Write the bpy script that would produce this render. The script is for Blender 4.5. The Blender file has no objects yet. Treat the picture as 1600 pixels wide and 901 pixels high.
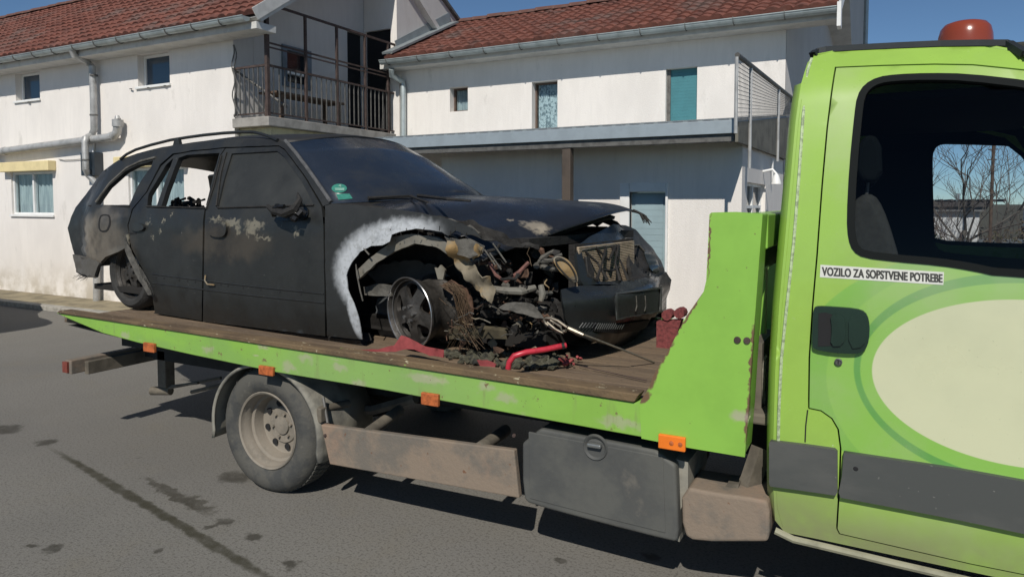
import bpy, bmesh, math, random
from mathutils import Vector, Matrix, noise, geometry
random.seed(7)
R = math.radians
SC = bpy.context.scene
COL = SC.collection

# ---------------------------------------------------------------- camera
F_PX, YAW, PIT, EYE = 1100.0, R(27.8), R(3.0), 1.65
CX, CY = 800.0, 318 + 1100 * math.tan(R(3.0))
cd = bpy.data.cameras.new('camera'); cam = bpy.data.objects.new('camera', cd); COL.objects.link(cam)
cam.location = (0, 0, EYE); cam.rotation_euler = (R(90) - PIT, 0, YAW)
cd.sensor_width = 36; cd.lens = F_PX / 1600 * 36; cd.shift_y = -(450.5 - CY) / 1600
cd.clip_start = .05; cd.clip_end = 4000
SC.camera = cam
# ---------------------------------------------------------------- world and sun
SUN_EL, SUN_AZ = R(43), R(16)           # sun behind the camera, a little to the right
w = bpy.data.worlds.new('World'); SC.world = w; w.use_nodes = True
wn = w.node_tree.nodes; wl = w.node_tree.links; wn.clear()
sk = wn.new('ShaderNodeTexSky'); sk.sky_type = 'NISHITA'; sk.sun_disc = False
sk.sun_elevation = SUN_EL
SUN_DIR = Vector((math.sin(SUN_AZ) * math.cos(SUN_EL), -math.cos(SUN_AZ) * math.cos(SUN_EL), math.sin(SUN_EL)))
sk.sun_rotation = math.atan2(SUN_DIR.x, SUN_DIR.y)
sk.air_density = .62; sk.dust_density = 0.0; sk.ozone_density = 3.0; sk.altitude = 200
tcw = wn.new('ShaderNodeTexCoord'); mpw = wn.new('ShaderNodeMapping'); mpw.inputs['Scale'].default_value = (1.2, 1.2, 5)
wl.new(tcw.outputs['Generated'], mpw.inputs[0])
cl = wn.new('ShaderNodeTexNoise'); cl.inputs['Scale'].default_value = 2.2; cl.inputs['Detail'].default_value = 6; cl.inputs['Roughness'].default_value = .6
wl.new(mpw.outputs[0], cl.inputs[0])
cr = wn.new('ShaderNodeMapRange'); cr.inputs[1].default_value = .5; cr.inputs[2].default_value = .85; cr.inputs[4].default_value = .17
wl.new(cl.outputs[0], cr.inputs[0])
mxw = wn.new('ShaderNodeMix'); mxw.data_type = 'RGBA'; mxw.inputs['B'].default_value = (5.5, 6.0, 6.6, 1)
wl.new(cr.outputs[0], mxw.inputs['Factor']); wl.new(sk.outputs[0], mxw.inputs['A'])
hs = wn.new('ShaderNodeHueSaturation'); hs.inputs['Saturation'].default_value = 1.0; hs.inputs['Value'].default_value = 1.0
wl.new(mxw.outputs['Result'], hs.inputs['Color'])
bg = wn.new('ShaderNodeBackground'); bg.inputs[1].default_value = .088
wo = wn.new('ShaderNodeOutputWorld'); tn = wn.new('ShaderNodeMix'); tn.data_type = 'RGBA'; tn.blend_type = 'MULTIPLY'; tn.inputs['Factor'].default_value = 1; tn.inputs['B'].default_value = (.88, 1.0, 1.0, 1)
wl.new(hs.outputs[0], tn.inputs['A']); wl.new(tn.outputs['Result'], bg.inputs[0]); wl.new(bg.outputs[0], wo.inputs[0])
ld = bpy.data.lights.new('sun', 'SUN'); ld.energy = 4.4; ld.angle = R(.53); ld.color = (1, .95, .87)
so = bpy.data.objects.new('sun', ld); COL.objects.link(so)
so.rotation_euler = (-SUN_DIR).to_track_quat('-Z', 'Y').to_euler()
SC.view_settings.view_transform = 'Standard'; SC.view_settings.look = 'None'
SC.view_settings.exposure = -.12; SC.view_settings.gamma = 1

# ---------------------------------------------------------------- measuring helpers (photo measurements -> metres)
_F0 = Vector((-math.sin(YAW), math.cos(YAW), 0)); _R = Vector((math.cos(YAW), math.sin(YAW), 0)); _U0 = Vector((0, 0, 1))
_F = _F0 * math.cos(PIT) - _U0 * math.sin(PIT); _U = _U0 * math.cos(PIT) + _F0 * math.sin(PIT)
_C = Vector((0, 0, EYE))
def ray(x, y): return _F + _R * ((x - CX) / F_PX) + _U * ((CY - y) / F_PX)
def PY(x, y, Y): d = ray(x, y); return _C + d * (Y / d.y)
def PX(x, y, X): d = ray(x, y); return _C + d * (X / d.x)
def PZ(x, y, Z=0): d = ray(x, y); return _C + d * ((Z - EYE) / d.z)
# ---------------------------------------------------------------- object helpers
def tag(o, label=None, cat=None, group=None, kind=None):
    if label: o['label'] = label
    if cat: o['category'] = cat
    if group: o['group'] = group
    if kind: o['kind'] = kind
    return o
def thing(name, loc, label, cat, group=None):
    o = bpy.data.objects.new(name, None); COL.objects.link(o); o.location = loc; o.empty_display_size = .2
    o['_loc'] = 1; del o['_loc']
    return tag(o, label, cat, group)
def par(o, parent):
    if parent is not None:
        o.parent = parent
        if parent.type == 'EMPTY': o.matrix_parent_inverse = Matrix.Translation(parent.location).inverted()
        elif parent.location.length > 0: o.matrix_parent_inverse = Matrix.Translation(parent.location).inverted()
def mesh(name, v, f, mat, parent=None, smooth=False, kind=None):
    me = bpy.data.meshes.new(name); me.from_pydata([tuple(a) for a in v], [], f); me.update()
    me.materials.append(mat)
    if smooth:
        for p in me.polygons: p.use_smooth = True
    o = bpy.data.objects.new(name, me); COL.objects.link(o); par(o, parent)
    if kind: o['kind'] = kind
    return o
def inst(src, name, loc, parent, rot=None):          # shares the mesh of src
    o = bpy.data.objects.new(name, src.data); COL.objects.link(o)
    for m in src.modifiers:
        n = o.modifiers.new(m.name, m.type)
        if m.type == 'BEVEL': n.width = m.width; n.segments = m.segments
    o.location = loc
    if rot: o.rotation_euler = rot
    par(o, parent); return o
def bev(o, w=.01, seg=2):
    m = o.modifiers.new('bevel', 'BEVEL'); m.width = w; m.segments = seg; m.limit_method = 'ANGLE'; m.angle_limit = R(35); return o
def solid(o, t, off=-1):
    m = o.modifiers.new('solid', 'SOLIDIFY'); m.thickness = t; m.offset = off; return o
class MB:
    def __init__(s): s.v = []; s.f = []
    def add(s, v, f): n = len(s.v); s.v += [Vector(a) for a in v]; s.f += [tuple(i + n for i in q) for q in f]; return s
    def box(s, x0, x1, y0, y1, z0, z1, m=None):
        c = [Vector((x, y, z)) for z in (z0, z1) for y in (y0, y1) for x in (x0, x1)]
        if m: c = [m @ a for a in c]
        return s.add(c, [(0, 2, 3, 1), (4, 5, 7, 6), (0, 1, 5, 4), (2, 6, 7, 3), (0, 4, 6, 2), (1, 3, 7, 5)])
    def bar(s, a, b, w, h, up=(0, 0, 1)):             # rectangular bar from a to b
        a, b = Vector(a), Vector(b); d = (b - a).normalized(); u = Vector(up)
        if abs(d.dot(u)) > .98: u = Vector((0, 1, 0))
        r = d.cross(u).normalized(); u = r.cross(d)
        c = [p + r * (i * w / 2) + u * (j * h / 2) for p in (a, b) for i, j in ((-1, -1), (1, -1), (1, 1), (-1, 1))]
        return s.add(c, [(3, 2, 1, 0), (4, 5, 6, 7), (0, 1, 5, 4), (1, 2, 6, 5), (2, 3, 7, 6), (3, 0, 4, 7)])
    def tube(s, pts, r, n=8, cap=True):
        pts = [Vector(p) for p in pts]; rr = r if isinstance(r, (list, tuple)) else [r] * len(pts)
        base = len(s.v); prev = None
        for i, p in enumerate(pts):
            d = (pts[min(i + 1, len(pts) - 1)] - pts[max(i - 1, 0)])
            d = d.normalized() if d.length > 1e-9 else Vector((0, 0, 1))
            u = prev if prev is not None else (Vector((0, 0, 1)) if abs(d.z) < .9 else Vector((1, 0, 0)))
            r_ = d.cross(u)
            if r_.length < 1e-6: r_ = d.cross(Vector((1, .3, .2)))
            r_.normalize(); u = r_.cross(d).normalized(); prev = u
            for k in range(n):
                t = 2 * math.pi * k / n; s.v.append(p + (r_ * math.cos(t) + u * math.sin(t)) * rr[i])
        for i in range(len(pts) - 1):
            for k in range(n):
                a = base + i * n + k; b = base + i * n + (k + 1) % n; s.f.append((a, b, b + n, a + n))
        if cap: s.f.append(tuple(base + k for k in reversed(range(n)))); s.f.append(tuple(base + (len(pts) - 1) * n + k for k in range(n)))
        return s
    def prism(s, poly, fn, a, b):                     # poly of (p,q); fn(p,q,t) -> point
        n = len(poly); s.add([fn(p, q, a) for p, q in poly] + [fn(p, q, b) for p, q in poly],
              [tuple(reversed(range(n))), tuple(range(n, 2 * n))] + [(i, (i + 1) % n, n + (i + 1) % n, n + i) for i in range(n)])
        return s
    def lathe(s, prof, c, axis='Y', n=40, m=None):    # prof of (radius, along)
        base = len(s.v)
        for r_, a in prof:
            for k in range(n):
                t = 2 * math.pi * k / n; x, z = r_ * math.cos(t), r_ * math.sin(t)
                p = Vector((x, a, z)) if axis == 'Y' else Vector((x, z, a))
                if m: p = m @ p
                s.v.append(p + Vector(c))
        for i in range(len(prof) - 1):
            for k in range(n):
                a = base + i * n + k; b = base + i * n + (k + 1) % n; s.f.append((a, b, b + n, a + n))
        return s
    def build(s, name, mat, parent=None, smooth=False, kind=None, fixn=True):
        o = mesh(name, s.v, s.f, mat, parent, smooth, kind)
        if fixn:
            bm = bmesh.new(); bm.from_mesh(o.data); bmesh.ops.recalc_face_normals(bm, faces=bm.faces); bm.to_mesh(o.data); bm.free()
        if smooth: shade_auto(o)
        return o
def shade_auto(o, ang=40):
    me = o.data
    for p in me.polygons: p.use_smooth = True
    bm = bmesh.new(); bm.from_mesh(me)
    for e in bm.edges:
        if len(e.link_faces) == 2 and e.calc_face_angle(0) > R(ang): e.smooth = False
    bm.to_mesh(me); bm.free()
def box(name, x0, x1, y0, y1, z0, z1, mat, parent=None, b=0):
    o = MB().box(x0, x1, y0, y1, z0, z1).build(name, mat, parent)
    if b: bev(o, b)
    return o
def cdt(outline, holes, step):
    pts = []; edges = []
    def loop(L):
        n0 = len(pts)
        out = []
        for i, a in enumerate(L):
            b = L[(i + 1) % len(L)]; d = math.hypot(b[0] - a[0], b[1] - a[1]); n = max(1, int(d / step))
            for k in range(n): out.append((a[0] + (b[0] - a[0]) * k / n, a[1] + (b[1] - a[1]) * k / n))
        pts.extend(Vector(p) for p in out); n = len(out)
        edges.extend((n0 + i, n0 + (i + 1) % n) for i in range(n)); return out
    O = loop(outline); H = [loop(h) for h in holes]
    def inside(p, L):
        c = False; j = len(L) - 1
        for i in range(len(L)):
            if (L[i][1] > p[1]) != (L[j][1] > p[1]) and p[0] < (L[j][0] - L[i][0]) * (p[1] - L[i][1]) / (L[j][1] - L[i][1] + 1e-12) + L[i][0]: c = not c
            j = i
        return c
    def dmin(p):
        return min(min((q[0] - p[0]) ** 2 + (q[1] - p[1]) ** 2 for q in L) for L in [O] + H)
    x0 = min(p[0] for p in O); x1 = max(p[0] for p in O); y0 = min(p[1] for p in O); y1 = max(p[1] for p in O)
    y = y0 + step * .5; r = 0
    while y < y1:
        x = x0 + step * (.5 if r % 2 else 0)
        while x < x1:
            if inside((x, y), O) and not any(inside((x, y), h) for h in H) and dmin((x, y)) > (step * .45) ** 2: pts.append(Vector((x, y)))
            x += step
        y += step; r += 1
    V, E_, Fc, _, _, _ = geometry.delaunay_2d_cdt(pts, edges, [], 0, 1e-5)
    out = []
    for f in Fc:
        c = ((V[f[0]][0] + V[f[1]][0] + V[f[2]][0]) / 3, (V[f[0]][1] + V[f[1]][1] + V[f[2]][1]) / 3)
        if inside(c, O) and not any(inside(c, h) for h in H): out.append(tuple(f))
    return [(p[0], p[1]) for p in V], out
def panel(name, outline, holes, proj, mat, parent, thick=.004, step=9, jitter=0, smooth=True, post=None, side=Vector((0, -1, .05))):
    V, Fc = cdt(outline, holes, step)
    P = [proj(*p) for p in V]
    if jitter: P = [p + Vector((noise.noise(p * 23), noise.noise(p * 23 + Vector((9, 0, 0))), noise.noise(p * 23 + Vector((0, 9, 0))))) * jitter for p in P]
    if post: P = [post(p) for p in P]
    F2 = []
    for f in Fc:
        a, b, c = (P[i] for i in f)
        F2.append(f if (b - a).cross(c - a).dot(side) > 0 else tuple(reversed(f)))
    n = len(P); nf = len(F2)
    if thick:                                         # real thickness: back skin and a flat rim
        N = [Vector((0, 0, 0)) for _ in P]; cnt = {}
        for f in F2:
            nn = (P[f[1]] - P[f[0]]).cross(P[f[2]] - P[f[0]])
            for i in f: N[i] += nn
            for a, b in ((f[0], f[1]), (f[1], f[2]), (f[2], f[0])): cnt[(a, b)] = 1
        B = [p - q.normalized() * thick if q.length > 0 else p for p, q in zip(P, N)]
        V2 = P + B; F3 = list(F2) + [tuple(i + n for i in reversed(f)) for f in F2]
        for (a, b) in list(cnt):
            if (b, a) not in cnt: F3.append((b, a, a + n, b + n))
        o = mesh(name, V2, F3, mat, parent, smooth)
        for e in o.data.edges:
            a, b = e.vertices
            if a < n and b < n and ((a, b) in cnt) != ((b, a) in cnt): e.use_edge_sharp = True
            elif a >= n and b >= n and ((a - n, b - n) in cnt) != ((b - n, a - n) in cnt): e.use_edge_sharp = True
    else: o = mesh(name, P, F2, mat, parent, smooth)
    return o
def sm(pts, n=1):                                     # Chaikin corner smoothing
    for _ in range(n):
        out = []
        for i in range(len(pts)):
            a = pts[i]; b = pts[(i + 1) % len(pts)]
            out += [(a[0] * .75 + b[0] * .25, a[1] * .75 + b[1] * .25), (a[0] * .25 + b[0] * .75, a[1] * .25 + b[1] * .75)]
        pts = out
    return pts
# ---------------------------------------------------------------- materials
class Mt:
    def __init__(s, name, col, rough=.7, metal=0, spec=.5, coat=0):
        s.m = bpy.data.materials.new(name); s.m.use_nodes = True; s.t = s.m.node_tree; s.n = s.t.nodes; s.l = s.t.links
        s.b = s.n['Principled BSDF']; s.b.inputs['Roughness'].default_value = rough; s.b.inputs['Metallic'].default_value = metal
        s.b.inputs['Specular IOR Level'].default_value = spec; s.b.inputs['Coat Weight'].default_value = coat
        s.c = None; s.tc = s.n.new('ShaderNodeTexCoord').outputs['Object']
        s.set(col)
    def set(s, col):
        if isinstance(col, tuple):
            r = s.n.new('ShaderNodeRGB'); r.outputs[0].default_value = (*col, 1); col = r.outputs[0]
        s.c = col; s.l.new(col, s.b.inputs['Base Color'])
    def noise(s, scale=5, detail=5, rough=.6, stretch=(1, 1, 1), off=(0, 0, 0)):
        m = s.n.new('ShaderNodeMapping'); m.inputs['Scale'].default_value = stretch; m.inputs['Location'].default_value = off
        t = s.n.new('ShaderNodeTexNoise'); t.inputs['Scale'].default_value = scale; t.inputs['Detail'].default_value = detail; t.inputs['Roughness'].default_value = rough
        s.l.new(s.tc, m.inputs[0]); s.l.new(m.outputs[0], t.inputs[0]); return t.outputs[0]
    def rng(s, f, a, b, lo=0., hi=1.):
        r = s.n.new('ShaderNodeMapRange'); r.interpolation_type = 'SMOOTHSTEP'
        for i, v in enumerate((a, b, lo, hi)): r.inputs[i + 1].default_value = v
        s.l.new(f, r.inputs[0]); return r.outputs[0]
    def math(s, op, a, b):
        r = s.n.new('ShaderNodeMath'); r.operation = op
        for i, v in enumerate((a, b)):
            if isinstance(v, (int, float)): r.inputs[i].default_value = v
            else: s.l.new(v, r.inputs[i])
        return r.outputs[0]
    def over(s, fac, col):
        x = s.n.new('ShaderNodeMix'); x.data_type = 'RGBA'
        if isinstance(fac, float): x.inputs['Factor'].default_value = fac
        else: s.l.new(fac, x.inputs['Factor'])
        s.l.new(s.c, x.inputs['A'])
        if isinstance(col, tuple): x.inputs['B'].default_value = (*col, 1)
        else: s.l.new(col, x.inputs['B'])
        s.set(x.outputs['Result']); return s
    def spots(s, col, scale, a, b, amt=1., detail=5, stretch=(1, 1, 1), off=(0, 0, 0), mask=None):
        f = s.rng(s.noise(scale, detail, .62, stretch, off), a, b, 0, amt)
        if mask is not None: f = s.math('MULTIPLY', f, mask)
        return s.over(f, col)
    def ell(s, c, rad, soft=.15, dist=0, dscale=6, rot=0.):   # 1 inside an ellipsoid, with a ragged edge
        v = s.tc
        if dist:
            t = s.n.new('ShaderNodeTexNoise'); t.inputs['Scale'].default_value = dscale; t.inputs['Detail'].default_value = 4; s.l.new(s.tc, t.inputs[0])
            k = s.n.new('ShaderNodeVectorMath'); k.operation = 'MULTIPLY_ADD'; k.inputs[1].default_value = (dist,) * 3
            s.l.new(t.outputs[1], k.inputs[0])
            k2 = s.n.new('ShaderNodeVectorMath'); k2.operation = 'SUBTRACT'; k2.inputs[1].default_value = (dist / 2,) * 3
            s.l.new(s.tc, k.inputs[2]); s.l.new(k.outputs[0], k2.inputs[0]); v = k2.outputs[0]
        m = s.n.new('ShaderNodeMapping'); m.vector_type = 'TEXTURE'
        m.inputs['Location'].default_value = c; m.inputs['Rotation'].default_value = (0, rot, 0) if not isinstance(rot, tuple) else rot
        m.inputs['Scale'].default_value = rad
        s.l.new(v, m.inputs[0]); L = s.n.new('ShaderNodeVectorMath'); L.operation = 'LENGTH'; s.l.new(m.outputs[0], L.inputs[0])
        return s.rng(L.outputs['Value'], 1 - soft, 1 + soft, 1, 0)
    def bump(s, scale=60, strength=.3, dist=.01, detail=4, stretch=(1, 1, 1)):
        b = s.n.new('ShaderNodeBump'); b.inputs['Strength'].default_value = strength; b.inputs['Distance'].default_value = dist
        s.l.new(s.noise(scale, detail, .6, stretch), b.inputs['Height']); s.l.new(b.outputs[0], s.b.inputs['Normal']); return s
    def roughn(s, scale, a, b):
        s.l.new(s.rng(s.noise(scale), .3, .7, a, b), s.b.inputs['Roughness']); return s
def simple(name, col, rough=.7, metal=0, vary=.25, scale=6, bump=0, bscale=60, coat=0):
    k = Mt(name, col, rough, metal, coat=coat)
    if vary: k.spots(tuple(c * (1 - vary) for c in col), scale, .4, .65)
    if bump: k.bump(bscale, bump)
    return k.m
def glassmat(name, tint, gloss=.12, rough=.03, dirt=.0):
    m = bpy.data.materials.new(name); m.use_nodes = True; t = m.node_tree; n = t.nodes; l = t.links; n.clear()
    a = n.new('ShaderNodeBsdfTransparent'); a.inputs[0].default_value = (*tint, 1)
    g = n.new('ShaderNodeBsdfGlossy'); g.inputs['Roughness'].default_value = rough
    fr = n.new('ShaderNodeFresnel'); fr.inputs[0].default_value = 1.5 if name == 'clear_pane' else 1.28
    ge = n.new('ShaderNodeNewGeometry'); iv = n.new('ShaderNodeMath'); iv.operation = 'SUBTRACT'; iv.inputs[0].default_value = 1; l.new(ge.outputs['Backfacing'], iv.inputs[1])
    ml = n.new('ShaderNodeMath'); ml.operation = 'MULTIPLY'; l.new(fr.outputs[0], ml.inputs[0]); l.new(iv.outputs[0], ml.inputs[1])
    mx = n.new('ShaderNodeMixShader'); l.new(ml.outputs[0], mx.inputs[0]); l.new(a.outputs[0], mx.inputs[1]); l.new(g.outputs[0], mx.inputs[2])
    out = n.new('ShaderNodeOutputMaterial'); sh = mx.outputs[0]
    if dirt:
        d = n.new('ShaderNodeBsdfDiffuse'); d.inputs[0].default_value = (.3, .3, .28, 1); m2 = n.new('ShaderNodeMixShader'); m2.inputs[0].default_value = dirt
        l.new(sh, m2.inputs[1]); l.new(d.outputs[0], m2.inputs[2]); sh = m2.outputs[0]
    l.new(sh, out.inputs[0]); return m
# wall stucco
def stucco(name, col, dirt=.0, lo=None):
    k = Mt(name, col, .9, spec=.2)
    k.spots(tuple(c * .86 for c in col), 1.1, .42, .68, .7, stretch=(1, 1, .5))
    k.spots((.42, .40, .36), 3.2, .60, .74, .35 + dirt, stretch=(1.3, 1.3, .5), off=(3, 1, 0))
    k.spots(tuple(c * .92 for c in col), 14, .45, .6, .5, stretch=(1, 1, .12))
    k.spots((.30, .29, .27), 26, .70, .76, .6, off=(7, 2, 4))
    z = k.n.new('ShaderNodeSeparateXYZ'); k.l.new(k.tc, z.inputs[0])
    base = k.rng(z.outputs[2], .05, .75, 1, 0)                               # splash dirt near the ground
    k.spots((.42, .37, .29), 2.5, .30, .62, .85, mask=base)
    k.bump(90, .35, .01, 5); return k.m
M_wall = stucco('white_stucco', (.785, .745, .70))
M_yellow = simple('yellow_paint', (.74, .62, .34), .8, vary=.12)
M_shaded_wall = stucco('shaded_stucco', (.60, .58, .555), .1)  # white stucco toned down: grazing light and shade of the gables in the colour
M_conc = simple('concrete', (.36, .34, .30), .9, vary=.35, scale=9, bump=.4)
k = Mt('roof_tile', (.185, .074, .055), .85, spec=.2); k.spots((.10, .045, .036), 5, .42, .62, .8); k.spots((.25, .12, .09), 9, .56, .7, .7, off=(2, 0, 0)); k.spots((.30, .26, .2), 30, .68, .74, .6)
k.spots((.13, .12, .11), .9, .5, .7, .55, off=(5, 1, 2)); k.bump(60, .3); M_tile = k.m
M_gutter = simple('zinc_gutter', (.42, .47, .47), .45, .35, vary=.25, scale=4)
M_steel_paint = simple('grey_sheet', (.26, .29, .30), .5, .2, vary=.15)
M_pipe = simple('galvanised_pipe', (.46, .46, .45), .5, .3, vary=.25, scale=7)
M_soffit = simple('soffit_paint', (.60, .59, .56), .85, vary=.15)
M_frame = simple('white_plastic', (.78, .78, .76), .5, vary=.08)
M_brownframe = simple('brown_wood', (.11, .07, .05), .6, vary=.3, scale=12)
M_pane = Mt('window_glass', (.03, .055, .085), .06, spec=.8).m
M_darkpane = Mt('dark_window_glass', (.018, .02, .024), .08, spec=.7).m
k = Mt('curtain_cloth', (.45, .48, .48), .9); k.spots((.28, .31, .33), 30, .4, .6, .8, stretch=(1, 1, .08)); M_curt = k.m
k = Mt('lace_curtain', (.55, .60, .62), .9); k.spots((.16, .20, .22), 22, .47, .56, .9); M_lace = k.m
M_teal = simple('teal_shutter', (.055, .205, .235), .55, vary=.1)
M_doorblue = simple('pale_blue_door', (.30, .40, .43), .5, vary=.12, scale=3)
M_iron = simple('rusty_iron', (.085, .058, .05), .7, .2, vary=.4, scale=15)
M_ironGrey = simple('grey_iron', (.15, .145, .135), .6, .3, vary=.4, scale=15)
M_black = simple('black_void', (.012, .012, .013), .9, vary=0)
M_wood = simple('weathered_wood', (.14, .09, .06), .8, vary=.4, scale=10)

# ---------------------------------------------------------------- ground
k = Mt('asphalt', (.185, .176, .158), .88, spec=.3)
k.spots((.160, .153, .139), .55, .38, .66, .9)
k.spots((.18, .165, .135), 1.7, .50, .75, .7, off=(4, 0, 0))
k.spots((.105, .098, .086), 70, .50, .62, .75, detail=4)
k.spots((.21, .195, .17), 130, .62, .70, .7, detail=2, off=(1, 5, 0))
k.spots((.055, .049, .040), 4.5, .70, .76, .8, off=(11, 3, 0))
A = PZ(92, 707); B = PZ(440, 915)
def strip(a, b, wd, col, amt, dist=.05):
    global k
    a, b = Vector(a), Vector(b); c = (a + b) / 2; d = b - a
    m = k.ell((c.x, c.y, 0), (d.length / 2, wd, 1), .35, dist, 14, rot=(0, 0, math.atan2(d.y, d.x)))
    k.over(k.math('MULTIPLY', m, k.rng(k.noise(9, 4), .25, .6, amt * .55, amt)), col)
strip(A, PZ(300, 832), .032, (.048, .044, .030), .95)
strip(PZ(200, 770), B, .030, (.048, .044, .030), .95)
strip(PZ(228, 748), PZ(300, 790), .035, (.052, .047, .036), .9, .16)
strip(PZ(290, 775), PZ(330, 800), .045, (.052, .047, .036), .9, .16)
for p, wd in (((352, 815), .035), ((395, 838), .035), ((78, 857), .03), ((50, 852), .02), ((366, 745), .07), ((247, 860), .02), ((455, 882), .03), ((5, 671), .09), ((72, 691), .05), ((1018, 868), .03), ((330, 821), .02), ((875, 876), .02)):
    c = PZ(*p); strip(c - Vector((wd * 1.5, 0, 0)), c + Vector((wd * 1.5, 0, 0)), wd * 1.15, (.050, .046, .037), .9, .12)
k.bump(110, .5, .006, 4); M_asph = k.m
def sheet(name, x0, x1, y0, y1, z, mat):
    o = mesh(name, [(x0, y0, z), (x1, y0, z), (x1, y1, z), (x0, y1, z)], [(0, 1, 2, 3)], mat); o['kind'] = 'structure'; return o
sheet('ground', -1500, 1500, -1500, 1500, -.004, simple('earth', (.12, .10, .06), .95, vary=.3, scale=.2))
sheet('road', -60, 60, -40, 40, 0, M_asph)
YL = 7.1
M_pave = simple('pavement_concrete', (.27, .23, .15), .95, vary=.4, scale=3, bump=.4)
o = box('pavement', -26, -7.2, 6.36, YL - .003, -.02, .055, M_pave); o['kind'] = 'structure'
for i in range(24):
    o = box('kerb_stone', 0, .74, 6.20, 6.355, -.02, .07, M_conc, b=.012) if i == 0 else inst(k0, 'kerb_stone', (0, 0, 0), None)
    if i == 0: k0 = o
    o.location = (-24.9 + i * .75, 0, 0)
    o['kind'] = 'structure'

# ---------------------------------------------------------------- wall with openings
def wallY(name, x0, x1, z0, z1, y, holes, mat, parent, depth=.25):   # a wall facing the camera side (-Y)
    xs = sorted({x0, x1, *[h[0] for h in holes], *[h[1] for h in holes]}); zs = sorted({z0, z1, *[h[2] for h in holes], *[h[3] for h in holes]})
    m = MB()
    def hole(i, j):
        cx, cz = (xs[i] + xs[i + 1]) / 2, (zs[j] + zs[j + 1]) / 2
        return any(h[0] < cx < h[1] and h[2] < cz < h[3] for h in holes)
    for i in range(len(xs) - 1):
        for j in range(len(zs) - 1):
            if hole(i, j): continue
            a, b, c, d = xs[i], xs[i + 1], zs[j], zs[j + 1]
            m.add([(a, y, c), (b, y, c), (b, y, d), (a, y, d)], [(0, 1, 2, 3)])
            m.add([(a, y + depth, c), (b, y + depth, c), (b, y + depth, d), (a, y + depth, d)], [(3, 2, 1, 0)])
    for (a, b, c, d) in holes + [(x0, x1, z0, z1)]:
        out = (a, b, c, d) == (x0, x1, z0, z1)
        q = [(a, c), (b, c), (b, d), (a, d)]
        for i in range(4):
            p, r_ = q[i], q[(i + 1) % 4]
            if not out and ((p[1] == r_[1] == z0)): continue
            f = [(p[0], y, p[1]), (r_[0], y, r_[1]), (r_[0], y + depth, r_[1]), (p[0], y + depth, p[1])]
            m.add(f, [(0, 3, 2, 1)] if out else [(0, 1, 2, 3)])
    return m.build(name, mat, parent, fixn=False)
def wallX(name, y0, y1, z0, z1, x, holes, mat, parent, depth=.25):   # wall facing +X: built as a -Y wall and turned
    o = wallY(name, y0, y1, z0, z1, 0, holes, mat, parent, depth)
    for v in o.data.vertices: X, Y, Z = v.co; v.co = (x - Y, X, Z)
    return o
def rectY(px, Y):                                                    # (left,right,top,bottom) px -> x0,x1,z0,z1
    l, r, t, b = px; m = (t + b) / 2; c = (l + r) / 2
    return (PY(l, m, Y).x, PY(r, m, Y).x, PY(c, b, Y).z, PY(c, t, Y).z)
def windowY(h, y, parent, fm, pane, depth=.10, mull=0, sill=True, curtain=None, fw=.045, label=None):
    a, b, c, d = h; yy = y + depth
    m = MB(); g = .003
    m.box(a + g, a + fw, yy, yy + .06, c + g, d - g).box(b - fw, b - g, yy, yy + .06, c + g, d - g).box(a + fw, b - fw, yy, yy + .06, c + g, c + fw).box(a + fw, b - fw, yy, yy + .06, d - fw, d - g)
    for i in range(mull):
        xm = a + (b - a) * (i + 1) / (mull + 1); m.box(xm - fw / 2, xm + fw / 2, yy - .005, yy + .065, c + fw, d - fw)
    wdw = m.build('window', fm, parent); bev(wdw, .006)
    if label: wdw['label'] = label
    box('pane', a + fw - .01, b - fw + .01, yy + .028, yy + .036, c + fw - .01, d - fw + .01, pane, wdw)
    if sill: box('sill', a - .03, b + .03, y - .035, yy - .004, c - .03, c - .004 + .012, fm if fm is M_frame else M_conc, wdw, .004)
    if curtain:
        n = 60; vv = []; ff = []
        for i in range(n + 1):
            x = a + .01 + (b - a - .02) * i / n; yv = yy + .09 + .018 * math.sin(i * 1.15) + .008 * math.sin(i * 2.7)
            vv += [(x, yv, c + .0), (x, yv, d)]
        for i in range(n): ff.append((i * 2, i * 2 + 2, i * 2 + 3, i * 2 + 1))
        mesh('curtain', vv, ff, curtain, wdw, True)
    return wdw
M_clear = glassmat('clear_pane', (.90, .95, .96))
# tiled roof: tile relief in one sheet, ridge tiles one by one
def tiled_roof(parent, x0, x1, y0, z0, y1, z1, name='roof_tiles', clip=None, lab=None):
    run = math.hypot(y1 - y0, z1 - z0); nr = int(run / .235); tw = .17; nc = int((x1 - x0) / tw); sub = 5
    v = []; f = []; dy, dz = (y1 - y0) / run, (z1 - z0) / run
    rnd = random.Random(3)
    for r_ in range(nr):
        s0, s1 = run * r_ / nr, run * (r_ + 1) / nr + .03
        jit = [rnd.uniform(-.007, .007) for _ in range(nc + 1)]
        base = len(v)
        for (s, lift) in ((s0, -.012), (s0, .030), (s1, .004)):
            for i in range(nc * sub + 1):
                x = x0 + (x1 - x0) * i / (nc * sub); ph = (i % sub) / sub
                h = .028 * max(0, math.sin(ph * 2 * math.pi * .5 + .0)) ** 1.0 if lift > -.01 else 0
                h += jit[min(i // sub, nc)] * (lift > .01)
                s_ = s + jit[min(i // sub, nc)] * 1.6
                if clip: x = min(x, x1) ; x = max(x, clip(s / run))
                v.append((x, y0 + dy * s_ - dz * (lift + h), z0 + dz * s_ + dy * (lift + h)))
        n = nc * sub + 1
        for q in range(2):
            for i in range(nc * sub): a = base + q * n + i; f.append((a, a + 1, a + n + 1, a + n))
    o = mesh(name, v, f, M_tile, parent); o['kind'] = 'stuff'; return o
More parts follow.
